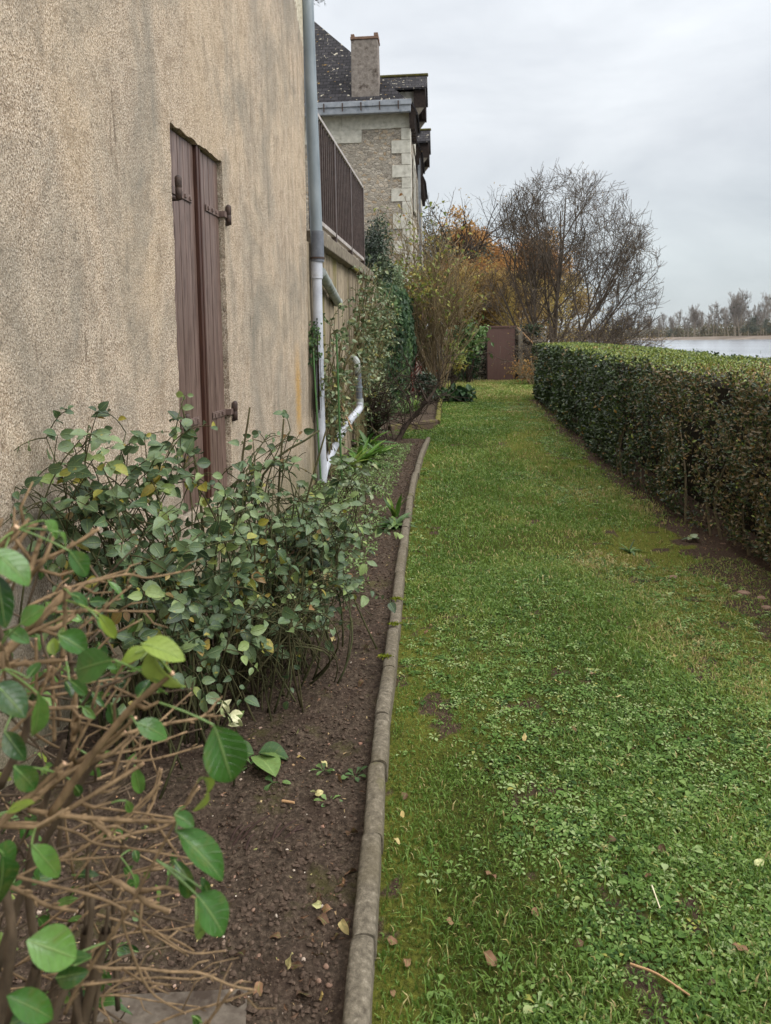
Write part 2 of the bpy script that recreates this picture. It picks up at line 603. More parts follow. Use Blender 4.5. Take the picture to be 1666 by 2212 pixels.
def rubble_mat(name, cols, mortar, sc=7.0, bump=0.03, vor=0.9):
    t = NT(name)
    vec = t.coord((1, 1, 1.5))
    wob = t.n('ShaderNodeTexNoise')
    wob.inputs['Scale'].default_value = 5
    t.link(vec, wob.inputs['Vector'])
    ad = t.n('ShaderNodeMix', data_type='RGBA', blend_type='ADD')
    ad.inputs[0].default_value = 0.18
    t.link(vec, ad.inputs[6])
    t.link(wob.outputs['Color'], ad.inputs[7])
    v1 = t.n('ShaderNodeTexVoronoi', feature='F1')
    v1.inputs['Scale'].default_value = sc
    v2 = t.n('ShaderNodeTexVoronoi', feature='DISTANCE_TO_EDGE')
    v2.inputs['Scale'].default_value = sc
    t.link(ad.outputs[2], v1.inputs['Vector'])
    t.link(ad.outputs[2], v2.inputs['Vector'])
    sp = t.n('ShaderNodeSeparateXYZ')
    t.link(v1.outputs['Color'], sp.inputs[0])
    n = t.noise(vec, 30, 5, 0.65)
    c = t.ramp(sp.outputs[0], [(i / (len(cols) - 1), c_) for i, c_ in enumerate(cols)])
    c = t.mix(t.math('MULTIPLY', t.bw(n, 0.4, 0.7), 0.45), c, cols[0])
    edge = t.bw(v2.outputs['Distance'], 0.09, 0.02)
    c = t.mix(t.math('MULTIPLY', edge, vor), c, mortar)
    t.bump(t.math('ADD', t.bw(v2.outputs['Distance'], 0.0, 0.12), t.math('MULTIPLY', n, 0.7)), 1.0, bump)
    return t.done(c, 0.92, 0.15)


M_RUBBLE = rubble_mat('rubble_wall', [lin(134, 125, 113), lin(172, 162, 147), lin(152, 144, 132), lin(194, 183, 167), lin(164, 142, 114)], lin(188, 179, 165), 7.0, 0.03)
M_DRYSTONE = rubble_mat('dry_stone', [lin(66, 60, 50), lin(112, 104, 90), lin(90, 84, 70), lin(136, 128, 112), lin(96, 80, 60)], lin(30, 27, 22), 5.5, 0.05)
M_TUFFEAU = plain_mat('white_limestone', lin(166, 162, 149), lin(206, 202, 190), 7, 0.9, 0.2, bump=0.3, bd=0.01, dirt=(lin(132, 128, 116), 3.2, 0.60))
M_PINK = plain_mat('pinkish_plaster', lin(158, 134, 122), lin(190, 168, 154), 6, 0.9, 0.1, bump=0.3, bd=0.01, dirt=(lin(120, 104, 92), 2.5, 0.58))
M_CHIM = plain_mat('chimney_render', lin(104, 96, 90), lin(146, 137, 128), 9, 0.95, 0.1, bump=0.6, bd=0.03, dirt=(lin(74, 64, 58), 3.0, 0.55))
M_BRICK = plain_mat('old_brick', lin(104, 84, 72), lin(134, 108, 92), 14, 0.95, 0.1, bump=0.4)


def slate_mat(axis):
    t = NT('slate_' + axis)
    tc = t.n('ShaderNodeTexCoord')
    sep = t.n('ShaderNodeSeparateXYZ')
    cb = t.n('ShaderNodeCombineXYZ')
    t.link(tc.outputs['Object'], sep.inputs[0])
    t.link(sep.outputs[0 if axis == 'x' else 1], cb.inputs[0])
    t.link(sep.outputs[2], cb.inputs[1])
    bk = t.n('ShaderNodeTexBrick')
    for k, v in (('Scale', 1.0), ('Mortar Size', 0.012), ('Brick Width', 0.24), ('Row Height', 0.15), ('Bias', 0.0)):
        bk.inputs[k].default_value = v
    bk.inputs['Color1'].default_value = (*lin(44, 43, 45), 1)
    bk.inputs['Color2'].default_value = (*lin(64, 62, 64), 1)
    bk.inputs['Mortar'].default_value = (*lin(26, 25, 26), 1)
    t.link(cb.outputs[0], bk.inputs['Vector'])
    n = t.noise(t.coord(), 7.5, 3, 0.5)
    n2 = t.noise(t.coord(), 14, 4, 0.6)
    c = t.mix(t.math('MULTIPLY', t.bw(n2, 0.45, 0.7), 0.5), bk.outputs[0], lin(44, 42, 44))
    c = t.mix(t.bw(n, 0.655, 0.675), c, lin(170, 162, 146))
    n3 = t.noise(t.coord(), 6.5, 2, 0.5)
    c = t.mix(t.math('MULTIPLY', t.bw(n3, 0.68, 0.73), 0.8), c, lin(140, 112, 60))
    t.bump(bk.outputs[0], 0.5, 0.02)
    return t.done(c, 0.9, 0.1)


M_SLATEX, M_SLATEY = slate_mat('x'), slate_mat('y')
M_MOSSY = plain_mat('moss_on_ridge', lin(96, 92, 44), lin(70, 62, 46), 8, 0.95, 0.1, bump=0.6, bd=0.02)
M_ZINCG = plain_mat('zinc_gutter', lin(116, 121, 127), lin(148, 152, 158), 5, 0.5, 0.5, bump=0.05, dirt=(lin(90, 96, 106), 3, 0.58))
M_DKWOOD = plain_mat('dark_eave_timber', lin(34, 28, 26), lin(60, 50, 44), 12, 0.85, 0.2, bump=0.4)
M_WOODGREY = plain_mat('grey_timber', lin(92, 86, 76), lin(130, 122, 108), 14, 0.85, 0.2, bump=0.3, stretch=(1, 1, 0.3))
M_DOOR = plain_mat('brown_door_paint', lin(84, 61, 54), lin(96, 71, 63), 5, 0.6, 0.35, bump=0.1, stretch=(6, 1, 0.4))
M_BAMBOO = plain_mat('bamboo', lin(150, 116, 80), lin(190, 152, 112), 20, 0.6, 0.3)
M_GREENSTAKE = plain_mat('green_plastic_stake', lin(52, 86, 44), lin(72, 110, 56), 20, 0.5, 0.4)
M_REDSTICK = plain_mat('red_dogwood_bark', lin(132, 40, 34), lin(168, 66, 54), 20, 0.5, 0.4)


def kerb_mat():
    t = NT('edging_concrete')
    vec = t.coord((1, 1, 1))
    n = t.noise(vec, 60, 6, 0.7)
    n2 = t.noise(vec, 5, 4, 0.6)
    c = t.ramp(n, [(0.3, lin(72, 66, 56)), (0.55, lin(112, 104, 90)), (0.75, lin(150, 141, 124))])
    c = t.mix(t.math('MULTIPLY', t.bw(n2, 0.45, 0.7), 0.6), c, lin(88, 80, 62))
    c = t.mix(t.math('MULTIPLY', t.bw(t.math('MULTIPLY', n2, t.math('ADD', t.attr('var'), 0.5)), 0.66, 0.78), 0.5), c, lin(106, 108, 56))
    t.bump(n, 0.7, 0.006)
    return t.done(c, 0.92, 0.15)


M_KERB = kerb_mat()
def kerb2():
    t = NT('mossy_edging_concrete')
    n = t.noise(t.coord(), 50, 6, 0.7)
    n2 = t.noise(t.coord(), 7, 4, 0.6)
    c = t.ramp(n, [(0.3, lin(60, 50, 42)), (0.7, lin(106, 92, 78))])
    c = t.mix(t.math('MULTIPLY', t.bw(t.math('ADD', n2, t.math('MULTIPLY', t.attr('var'), 0.3)), 0.64, 0.84), 0.85), c, lin(108, 108, 46))
    t.bump(n, 0.8, 0.01)
    return t.done(c, 0.95, 0.1)


M_KERBMOSSY = kerb2()
M_MOSS = plain_mat('bright_moss', lin(96, 110, 30), lin(140, 146, 52), 60, 0.95, 0.1, bump=1.0, bd=0.01)


def soil_mat():
    t = NT('garden_soil')
    vec = t.coord()
    n = t.noise(vec, 55, 6, 0.7)
    n2 = t.noise(vec, 6, 4, 0.6)
    c = t.ramp(n, [(0.3, lin(40, 33, 27)), (0.52, lin(78, 66, 55)), (0.78, lin(124, 108, 92))])
    c = t.mix(t.math('MULTIPLY', t.bw(n2, 0.5, 0.72), 0.5), c, lin(62, 46, 40))
    n4 = t.noise(vec, 3.5, 6, 0.7)
    c = t.mix(t.math('MULTIPLY', t.bw(n4, 0.56, 0.66), 0.5), c, lin(84, 82, 44))
    c = t.mix(t.bw(t.noise(vec, 120, 2), 0.70, 0.74), c, lin(150, 132, 112))
    t.bump(n, 1.0, 0.02)
    return t.done(c, 0.95, 0.15)


M_SOIL = soil_mat()
M_CLOD = plain_mat('soil_clod', lin(58, 48, 41), lin(98, 83, 71), 70, 0.95, 0.1, bump=0.6)
M_PEBBLE = leaf_mat('pebbles', [(0.0, lin(96, 80, 70)), (0.5, lin(134, 116, 100)), (0.8, lin(150, 110, 92)), (1.0, lin(196, 186, 170))], 0.85, 0.2, 0, mott=0.2)


def lawn_mat():
    t = NT('mossy_lawn_floor')
    vec = t.coord()
    n = t.noise(vec, 70, 5, 0.7)
    n2 = t.noise(vec, 9, 4, 0.6)
    base = t.ramp(n, [(0.3, lin(30, 32, 14)), (0.6, lin(72, 78, 30)), (0.8, lin(104, 102, 50))])
    moss = t.ramp(n, [(0.3, lin(58, 62, 24)), (0.6, lin(102, 104, 42)), (0.8, lin(134, 130, 62))])
    soil = t.ramp(n, [(0.3, lin(44, 34, 28)), (0.6, lin(84, 68, 56)), (0.8, lin(116, 98, 82))])
    c = t.mix(t.attr('lt'), base, moss)
    c = t.mix(t.bw(t.math('ADD', t.attr('ls'), t.math('MULTIPLY', t.math('SUBTRACT', n2, 0.5), 0.8)), 0.35, 0.65), c, soil)
    t.bump(n, 1.0, 0.015)
    return t.done(c, 0.95, 0.1)


M_LAWN = lawn_mat()
M_GROUND = plain_mat('rough_ground', lin(64, 70, 36), lin(98, 92, 60), 0.8, 0.95, 0.1, bump=0.2)


def bankground_mat():
    t = NT('river_bank_ground')
    tc = t.n('ShaderNodeTexCoord')
    sep = t.n('ShaderNodeSeparateXYZ')
    t.link(tc.outputs['Object'], sep.inputs[0])
    n = t.noise(t.coord((1, .3, 1)), 0.09, 5, 0.6)
    n2 = t.noise(t.coord(), 3.0, 5, 0.6)
    grass = t.ramp(n, [(0.35, lin(74, 84, 52)), (0.5, lin(98, 118, 66)), (0.65, lin(112, 132, 76))])
    sand = t.ramp(n, [(0.35, lin(92, 82, 72)), (0.6, lin(126, 114, 102))])
    near = t.ramp(n2, [(0.3, lin(50, 52, 28)), (0.7, lin(92, 90, 54))])
    far = t.mix(t.bw(t.math('ADD', sep.outputs[2], t.math('MULTIPLY', n, 0.9)), 1.35, 1.6), sand, grass)
    c = t.mix(t.bw(t.math('DIVIDE', sep.outputs[0], 100.0), 0.2, 0.6), near, far)
    t.bump(n2, 0.3, 0.02)
    return t.done(c, 0.95, 0.1)


M_BANK = bankground_mat()


def water_mat():
    t = NT('river_water')
    n = t.noise(t.coord((0.5, 0.16, 1)), 0.7, 5, 0.6, 0.3)
    n2 = t.noise(t.coord((1, 0.35, 1)), 2.6, 3, 0.6)
    n3 = t.noise(t.coord((0.06, 0.012, 1)), 1.0, 4, 0.6)
    t.bump(t.math('ADD', n, t.math('MULTIPLY', n2, 0.35)), 0.35, 0.30)
    c = t.ramp(n3, [(0.35, lin(120, 126, 130)), (0.65, lin(164, 168, 176))])
    return t.done(c, 0.16, 0.6)


M_WATER = water_mat()

LEAF_ROSE = leaf_mat('rose_leaf', [(0.0, lin(44, 64, 40)), (0.35, lin(82, 106, 70)), (0.62, lin(118, 138, 98)), (0.82, lin(138, 158, 88)), (0.92, lin(160, 152, 54)), (1.0, lin(144, 104, 70))], 0.42, 0.55, 0.22, True, (lin(150, 142, 60), 38, 0.70))
LEAF_FG = leaf_mat('shrub_leaf', [(0.0, lin(36, 70, 28)), (0.5, lin(72, 118, 48)), (0.8, lin(110, 150, 72)), (1.0, lin(148, 160, 64))], 0.27, 0.6, 0.28, True, (lin(92, 74, 40), 26, 0.73), 0.3)
LEAF_FGY = leaf_mat('yellowing_leaf', [(0.0, lin(128, 150, 50)), (1.0, lin(150, 168, 84))], 0.45, 0.4, 0.3, True, (lin(110, 60, 30), 22, 0.68), 0.1)
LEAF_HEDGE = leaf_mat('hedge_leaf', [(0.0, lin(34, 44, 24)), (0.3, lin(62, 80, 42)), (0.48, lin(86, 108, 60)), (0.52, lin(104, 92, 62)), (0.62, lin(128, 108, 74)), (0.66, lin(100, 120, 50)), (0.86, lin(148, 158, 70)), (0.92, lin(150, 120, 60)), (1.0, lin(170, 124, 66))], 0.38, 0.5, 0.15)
LEAF_IVY = leaf_mat('ivy_leaf', [(0.0, lin(24, 42, 26)), (0.6, lin(52, 78, 46)), (0.85, lin(84, 108, 60)), (1.0, lin(106, 124, 64))], 0.5, 0.22, 0.15)
LEAF_DARK = leaf_mat('dark_evergreen_leaf', [(0.0, lin(24, 36, 24)), (0.6, lin(50, 68, 44)), (1.0, lin(92, 106, 72))], 0.42, 0.5, 0.15)
LEAF_CLIMB = leaf_mat('climber_leaf', [(0.0, lin(62, 80, 46)), (0.5, lin(108, 126, 84)), (0.85, lin(154, 166, 128)), (1.0, lin(160, 152, 76))], 0.42, 0.5, 0.2)
LEAF_AUT = leaf_mat('orange_leaf', [(0.0, lin(130, 92, 58)), (0.45, lin(180, 134, 80)), (0.8, lin(200, 160, 96)), (1.0, lin(164, 142, 80))], 0.6, 0.3, 0.5)
LEAF_FADE = leaf_mat('fading_leaf', [(0.0, lin(124, 100, 66)), (0.4, lin(166, 140, 88)), (0.75, lin(188, 170, 98)), (1.0, lin(192, 152, 80))], 0.6, 0.3, 0.5)
LEAF_YG = leaf_mat('yellow_green_leaf', [(0.0, lin(92, 108, 48)), (0.5, lin(136, 144, 66)), (0.85, lin(168, 154, 78)), (1.0, lin(150, 104, 62))], 0.5, 0.4, 0.3)
LEAF_BROWN = leaf_mat('dry_leaf', [(0.0, lin(66, 48, 38)), (0.5, lin(112, 82, 62)), (1.0, lin(150, 114, 86))], 0.7, 0.25, 0.1, True)
LEAF_STRAW = leaf_mat('pale_fallen_leaf', [(0.0, lin(176, 150, 92)), (0.5, lin(204, 186, 130)), (1.0, lin(188, 196, 140))], 0.6, 0.3, 0.1, True)
LEAF_LITTER = leaf_mat('litter', [(0.0, lin(50, 38, 32)), (0.5, lin(96, 74, 58)), (0.8, lin(140, 108, 82)), (0.93, lin(170, 150, 110)), (1.0, lin(112, 122, 66))], 0.8, 0.2, 0, mott=0)
LEAF_PERN = leaf_mat('perennial_leaf', [(0.0, lin(44, 72, 34)), (0.5, lin(78, 112, 56)), (1.0, lin(122, 150, 84))], 0.45, 0.45, 0.22, True)
LEAF_STRAPY = leaf_mat('strap_leaf', [(0.0, lin(50, 84, 34)), (0.6, lin(96, 136, 52)), (1.0, lin(150, 168, 80))], 0.45, 0.45, 0.22)
LEAF_GREY = leaf_mat('grey_green_leaf', [(0.0, lin(96, 116, 104)), (1.0, lin(164, 178, 168))], 0.45, 0.4, 0.1, True)
LEAF_VARIEG = leaf_mat('cream_edged_leaf', [(0.0, lin(120, 140, 84)), (0.5, lin(206, 206, 160)), (1.0, lin(226, 222, 184))], 0.5, 0.4, 0.15, True)
GRASS_M = leaf_mat('grass_blade', [(0.0, lin(46, 68, 22)), (0.35, lin(88, 114, 46)), (0.65, lin(116, 142, 64)), (0.80, lin(150, 156, 82)), (0.90, lin(164, 148, 96)), (1.0, lin(184, 168, 118))], 0.5, 0.35, 0.3, mott=0)
CLOVER_M = leaf_mat('low_weed_leaf', [(0.0, lin(44, 70, 28)), (0.4, lin(88, 120, 52)), (0.7, lin(128, 154, 84)), (0.88, lin(160, 176, 124)), (1.0, lin(156, 156, 78))], 0.6, 0.2, 0.3, mott=0.1)
BARK_ROSE = bark_mat('rose_stem', lin(44, 50, 32), lin(84, 86, 54), 60, lin(72, 58, 40))
BARK_FG = bark_mat('cut_shrub_twig', lin(88, 72, 54), lin(156, 130, 98), 70, lin(112, 92, 68))
BARK_FGO = bark_mat('old_shrub_stem', lin(58, 48, 38), lin(104, 88, 70), 60, lin(84, 72, 58))
BARK_CUT = plain_mat('cut_wood_end', lin(190, 150, 122), lin(214, 182, 150), 60, 0.8, 0.2)
BARK_TAN = bark_mat('tan_stem', lin(88, 74, 54), lin(130, 112, 84), 30, lin(118, 106, 78))
BARK_DARK = bark_mat('dark_bark', lin(40, 33, 28), lin(74, 62, 52), 20, lin(60, 50, 44))
BARK_TREE = bark_mat('bare_tree_bark', lin(58, 51, 44), lin(96, 86, 75), 12, lin(92, 80, 68))
BARK_CLIMB = bark_mat('climber_cane', lin(84, 78, 54), lin(128, 114, 84), 40, lin(104, 100, 66))
BARK_BROWN = bark_mat('thicket_bark', lin(84, 70, 54), lin(126, 108, 84), 14, lin(104, 88, 66))
BARK_FAR = bark_mat('pale_poplar_bark', lin(118, 108, 94), lin(158, 148, 132), 0.4, lin(136, 124, 108))
TWIG_FAR = bark_mat('poplar_twig', lin(112, 104, 96), lin(138, 129, 120), 0.4, lin(124, 115, 106))
LEAF_FARTREE = leaf_mat('far_foliage', [(0.0, lin(72, 70, 54)), (0.5, lin(92, 84, 66)), (0.8, lin(108, 96, 74)), (1.0, lin(94, 98, 66))], 0.7, 0.2, 0.2, mott=0)
LEAF_FARDK = leaf_mat('far_dark_foliage', [(0.0, lin(62, 70, 62)), (1.0, lin(86, 90, 76))], 0.7, 0.2, 0.1, mott=0)
LEAF_CEDAR = leaf_mat('conifer_needles', [(0.0, lin(38, 50, 46)), (1.0, lin(66, 80, 72))], 0.6, 0.3, 0.05, mott=0)

# ================================================================== THE SETTING
KERB = np.array([(-.13, 1.0), (-.091, 1.496), (-.077, 1.826), (-.062, 2.208), (-.025, 2.967), (.027, 3.72), (.063, 4.468), (.132, 5.579), (.255, 7.404), (.482, 9.776), (.656, 11.312)])
HEDGE = np.array([(2.50, 3.2), (2.42, 4.5), (2.36, 5.4), (2.42, 6.4), (2.53, 7.97), (2.93, 11.27), (3.84, 18.4)])


def kerb_x(y):
    return np.interp(y, KERB[:, 1], KERB[:, 0])


def hedge_x(y):
    return np.interp(y, HEDGE[:, 1], HEDGE[:, 0])


def lawn_z(x, y):
    return 0.14 * sstep(17, 23, y) + 0.025 * (fbm(x * 1.3, y * 1.3, 5) - 0.5) + 0.012 * (fbm(x * 6, y * 6, 8) - 0.5)


def lawn_left(y):
    y = np.asarray(y, float)
    a = kerb_x(y) + 0.04
    a = np.where(y > 11.3, 0.05 + 0 * y, a)
    a = np.where(y > 12.7, np.interp(y, [12.7, 13.5, 18.7, 21, 25], [0.85, 0.95, 1.45, 1.5, 1.6]), a)
    return a


def grid_sheet(name, xs, ys, zf, mat, kind='structure', pa=None, smooth=True):
    X, Y = np.meshgrid(xs, ys) if np.ndim(xs) == 1 else (xs, ys)
    V = np.stack([X, Y, zf(X, Y)], -1).reshape(-1, 3)
    ny, nx = X.shape
    i = (np.arange(ny - 1)[:, None] * nx + np.arange(nx - 1)[None]).ravel()
    mb = MB()
    mb.add(V, quads=np.stack([i, i + 1, i + nx + 1, i + nx], -1), pa=None if pa is None else pa(V[:, 0], V[:, 1]))
    o = mb.build(name, mat, smooth=smooth, attrs=pa is not None)
    o['kind'] = kind
    return o


# one ground sheet to the horizon: garden terrace, river bed, far bank
BANK = np.array([(150, 60), (205, 200), (224, 421), (240, 663), (262, 1000), (230, 1500), (120, 2000), (0, 3000)], float)
WATER_Z = -0.5


def far_x(y):
    return np.interp(y, BANK[:, 1], BANK[:, 0])


gy = np.array([-300, -100, -30, -10, 0, 5, 10, 15, 20, 25, 30, 40, 60, 100, 150, 200, 260, 320, 380, 440, 500, 560, 620, 700, 800, 1000, 1300, 1700, 2200, 3000, 4500], float)
gx_rel = [(-1, -1500), (-1, -200), (-1, -40), (-1, -8), (-1, 0), (-1, 4.5), (-1, 7.5), (-1, 8.6), (-1, 10), (-1, 14)]
fx_rel = [-60, -10, 0, 2.5, 5, 8, 12, 20, 60, 300, 2500]
GX = np.array([[c for _, c in gx_rel] + [far_x(y) + r + 3.0 * (fbm(np.array([y * .02]), np.array([1.0]), 3)[0] - .5) for r in fx_rel] for y in gy])
GZ = np.zeros_like(GX)
GZ[:, :6] = -0.06
GZ[:, 6], GZ[:, 7], GZ[:, 8], GZ[:, 9] = -0.25, -0.6, -1.6, -2.2
for k, z in enumerate((-2.5, -1.6, -0.55, 0.25, 0.75, 1.2, 1.5, 1.7, 2.2, 2.5, 2.5)):
    GZ[:, 10 + k] = z
GY = np.repeat(gy[:, None], GX.shape[1], 1)
grid_sheet('ground', GX, GY, lambda x, y: GZ, M_BANK, smooth=False)
water = MB().add([[7.6, -300, WATER_Z], [3500, -300, WATER_Z], [3500, 4500, WATER_Z], [7.6, 4500, WATER_Z]], quads=[[0, 1, 2, 3]]).build('water', M_WATER)
water['kind'] = 'structure'


# lawn sheet: moss along the kerb and the hedge, bare soil under the hedge
def moss_soil(x, y):
    dl, dr = x - lawn_left(y), hedge_x(y) - x
    n = fbm(x * 1.6, y * 1.0, 21)
    n2 = fbm(x * 5, y * 5, 31)
    moss = np.maximum(.8 * sstep(.26, .04, dl) * (y < 12) * sstep(.3, .55, n2 + .15), sstep(1.45, .55, dr) * sstep(.34, .58, n + .35 * (n2 - .5))) + .5 * sstep(.58, .68, n)
    soil = sstep(.26, -.02, dr + .5 * (n2 - .5) - .35 * sstep(5.6, 4.0, y) * sstep(.35, .6, n)) + .7 * sstep(.68, .72, n2)
    return np.stack([np.clip(moss, 0, 1), np.clip(soil, 0, 1)], -1)


lx = np.linspace(0, 1, 80)
ly = np.concatenate([np.arange(0.4, 8, .05), np.arange(8, 26.1, .12)])
LX = lawn_left(ly)[:, None] - .04 + (np.where(ly < 18.6, hedge_x(ly) + .5, 5.6) - lawn_left(ly) + .04)[:, None] * lx[None]
grid_sheet('lawn', LX, np.repeat(ly[:, None], 80, 1), lawn_z, M_LAWN, pa=moss_soil)


# soil beds
def soil_z(x, y):
    return 0.022 + 0.05 * (fbm(x * 3, y * 3, 41) - .5) + 0.035 * (fbm(x * 14, y * 14, 42) - .5) + 0.02 * (fbm(x * 38, y * 38, 43) - .5)


sy = np.concatenate([np.arange(0.4, 4.5, .018), np.arange(4.5, 12.6, .04)])
sx = np.linspace(0, 1, 110)
SL = -.78 + .103 * (sy - 8) - .3
SR = np.where(sy < 11.35, kerb_x(sy), .25) - .0
SXX = SL[:, None] + (SR - SL)[:, None] * sx[None]
grid_sheet('soil_bed', SXX, np.repeat(sy[:, None], 110, 1), soil_z, M_SOIL)
by = np.arange(12.6, 25.0, .08)
BL = -.78 + .103 * (by - 8) - .3
BR = np.interp(by, [12.6, 13.4, 18.7, 25], [.15, .95, 1.42, 1.7])
grid_sheet('soil_bed', BL[:, None] + (BR - BL)[:, None] * np.linspace(0, 1, 40)[None], np.repeat(by[:, None], 40, 1), lambda x, y: soil_z(x, y) + .02 + .12 * sstep(17, 23, y), M_SOIL)


# ------------------------------------------------------------------ grass and low weeds of the lawn
def lawn_samples(n, k, y0, y1, p):
    """sample n points on the lawn with a density falling as y^-p"""
    u = rng.random(n)
    if abs(p - 1) < 1e-6:
        y = y0 * (y1 / y0) ** u
    else:
        y = (y0 ** (1 - p) + u * (y1 ** (1 - p) - y0 ** (1 - p))) ** (1 / (1 - p))
    l, r = lawn_left(y), np.where(y < 18.5, hedge_x(y) + .1, np.interp(y, [18.5, 19.5, 25], [3.9, 5.0, 5.2]))
    x = l + (r - l) * rng.random(n)
    return x, y


def grass_density(x, y):
    ms = moss_soil(x, y)
    n = fbm(x * 2.2, y * 2.2, 61)
    d = .35 + .9 * sstep(.38, .62, n)
    d = d * (1 - .78 * ms[:, 0]) * (1 - .88 * ms[:, 1])
    return np.where(y > 18.6, 1.0, d)


def build_grass():
    mb = MB()
    for (n, y0, y1, p, hs) in ((190000, 1.15, 8, .9, .8), (170000, 1.15, 5.0, .5, .42), (100000, 8, 25, .5, 1.0)):
        x, y = lawn_samples(n, 0, y0, y1, p)
        keep = rng.random(n) < (grass_density(x, y) if hs > .5 else .35 + .65 * grass_density(x, y))
        x, y = x[keep], y[keep]
        k = len(x)
        z = lawn_z(x, y)
        lod = np.maximum(1, y / 3.0)
        tall = np.where(y > 18.8, 1.9, 1.0) * (.6 + .8 * fbm(x * 1.7, y * 1.7, 66))
        h = hs * (.018 + .034 * rng.random(k) ** 1.5) * tall * np.minimum(lod, 1.5) ** .35
        w = (.0018 + .0014 * rng.random(k)) * (.75 if hs < .5 else 1) * lod ** .75
        a = rng.random(k) * 2 * PI
        lean = .25 + .85 * rng.random(k)
        dx, dy = np.cos(a), np.sin(a)
        px, py = -dy, dx
        tw = rng.random(k) * 2 * PI
        px, py = np.cos(tw), np.sin(tw)
        b = np.stack([x, y, z - .004], -1)
        m = b + np.stack([dx * h * lean * .35, dy * h * lean * .35, h * .62], -1)
        t = b + np.stack([dx * h * lean, dy * h * lean, h * (1.0 - .28 * lean)], -1)
        W = np.stack([px * w, py * w, 0 * w], -1)
        V = np.stack([b - W, b + W, m + W * .8, m - W * .8, t], 1).reshape(-1, 3)
        o = np.arange(k) * 5
        pat = fbm(x * 1.2, y * .8, 71)
        bright = .30 * sstep(18.3, 19.2, y)
        olive = .20 * sstep(1.6, .6, hedge_x(y) - x) + .16 * sstep(.57, .70, fbm(x * 2.1, y * 1.4, 77))
        var = np.clip(.14 + .5 * pat + bright + olive * (y < 18) + .34 * (rng.random(k) - .3) + np.where(rng.random(k) < .07, .45, 0), 0, 1)
        n0 = mb.n
        mb.add(V, quads=np.stack([o, o + 1, o + 2, o + 3], -1), var=var)
        mb.t.append(n0 + np.stack([o + 3, o + 2, o + 4], -1))
        mb.tv.append(var)
        mb.tm.append(np.zeros(k))
    tag(mb.build('grass', GRASS_M), kind='stuff')


build_grass()


def build_weeds():
    mb = MB()
    n = 42000
    x, y = lawn_samples(n, 0, 1.15, 18, .62)
    pat = fbm(x * 1.5 + 3, y * 1.1, 81)
    ms = moss_soil(x, y)
    mid = np.exp(-((x - (lawn_left(y) + .45 * (hedge_x(y) - lawn_left(y)))) / (.42 * (hedge_x(y) - lawn_left(y)))) ** 2)
    keep = rng.random(n) < sstep(.36, .58, pat) * (.25 + .75 * mid) * (1 - .8 * ms[:, 1])
    x, y, pat = x[keep], y[keep], pat[keep]
    for i in range(len(x)):
        lod = max(1.0, y[i] / 3.6)
        m = int(rng.integers(4, 8) / lod ** .3)
        a = rng.random() * 6.28 + np.arange(m) * 2.4 + rng.random(m) * .5
        el = .15 + .7 * rng.random(m)
        D = np.stack([np.cos(a), np.sin(a), el], -1)
        big_ = rng.random() < .05
        sz = (.009 + .008 * rng.random() + (.012 if big_ else 0)) * lod ** .6
        Ls = sz * (.7 + .7 * rng.random(m))
        P = np.tile([x[i], y[i], lawn_z(x[i:i + 1], y[i:i + 1])[0] + .004], (m, 1)) + np.stack([np.cos(a), np.sin(a), 0 * a + .3], -1) * .006
        add_leaves(mb, P, D, np.tile([0, 0, 1.0], (m, 1)), Ls, Ls * (.46 + .25 * rng.random(m)), T_SPAT if y[i] < 3.2 else T_SMALL, .3, .35 + .3 * rng.random(m),
                   var=np.clip(.05 + .85 * rng.random() ** 1.2 + .25 * (rng.random(m) - .4), 0, 1))
    tag(mb.build('low_weeds', CLOVER_M, smooth=True), kind='stuff')


build_weeds()


# clods and little stones of the soil bed
def build_clods():
    ico = np.array([(0, 0, 1), (.9, 0, .45), (.28, .85, .45), (-.72, .53, .45), (-.72, -.53, .45), (.28, -.85, .45), (.72, .53, -.45), (-.28, .85, -.45), (-.9, 0, -.45), (-.28, -.85, -.45), (.72, -.53, -.45), (0, 0, -1)], float)
    tri = np.array([(0, 1, 2), (0, 2, 3), (0, 3, 4), (0, 4, 5), (0, 5, 1), (1, 6, 2), (2, 7, 3), (3, 8, 4), (4, 9, 5), (5, 10, 1), (6, 7, 2), (7, 8, 3), (8, 9, 4), (9, 10, 5), (10, 6, 1), (11, 7, 6), (11, 8, 7), (11, 9, 8), (11, 10, 9), (11, 6, 10)])
    for name, mat, n, s0, s1, pw in (('soil_clods', M_CLOD, 16000, .0025, .0095, 2.6), ('small_stones', M_PEBBLE, 700, .002, .0075, 2.4)):
        y = 1.1 * (11.2 / 1.1) ** rng.random(n)
        if name == 'small_stones':
            y = 1.1 * (5.5 / 1.1) ** (rng.random(n) ** 1.3)
        l = -.78 + .103 * (y - 8) + .05
        x = l + (kerb_x(y) - .06 - l) * rng.random(n) ** .8
        s = (s0 + (s1 - s0) * rng.random(n) ** pw) * np.maximum(1, y / 4) ** .5
        S = s[:, None, None] * (.6 + .8 * rng.random((n, 12, 1))) * ico[None] * np.array([1, 1, .6]) * (.7 + .6 * rng.random((n, 1, 3)))
        V = S + np.stack([x, y, soil_z(x, y) + s * .3], -1)[:, None]
        T = (tri[None] + (np.arange(n) * 12)[:, None, None]).reshape(-1, 3)
        mb = MB().add(V.reshape(-1, 3), tris=T, var=np.repeat(rng.random(n), 20))
        tag(mb.build(name, mat, smooth=False), kind='stuff')


build_clods()


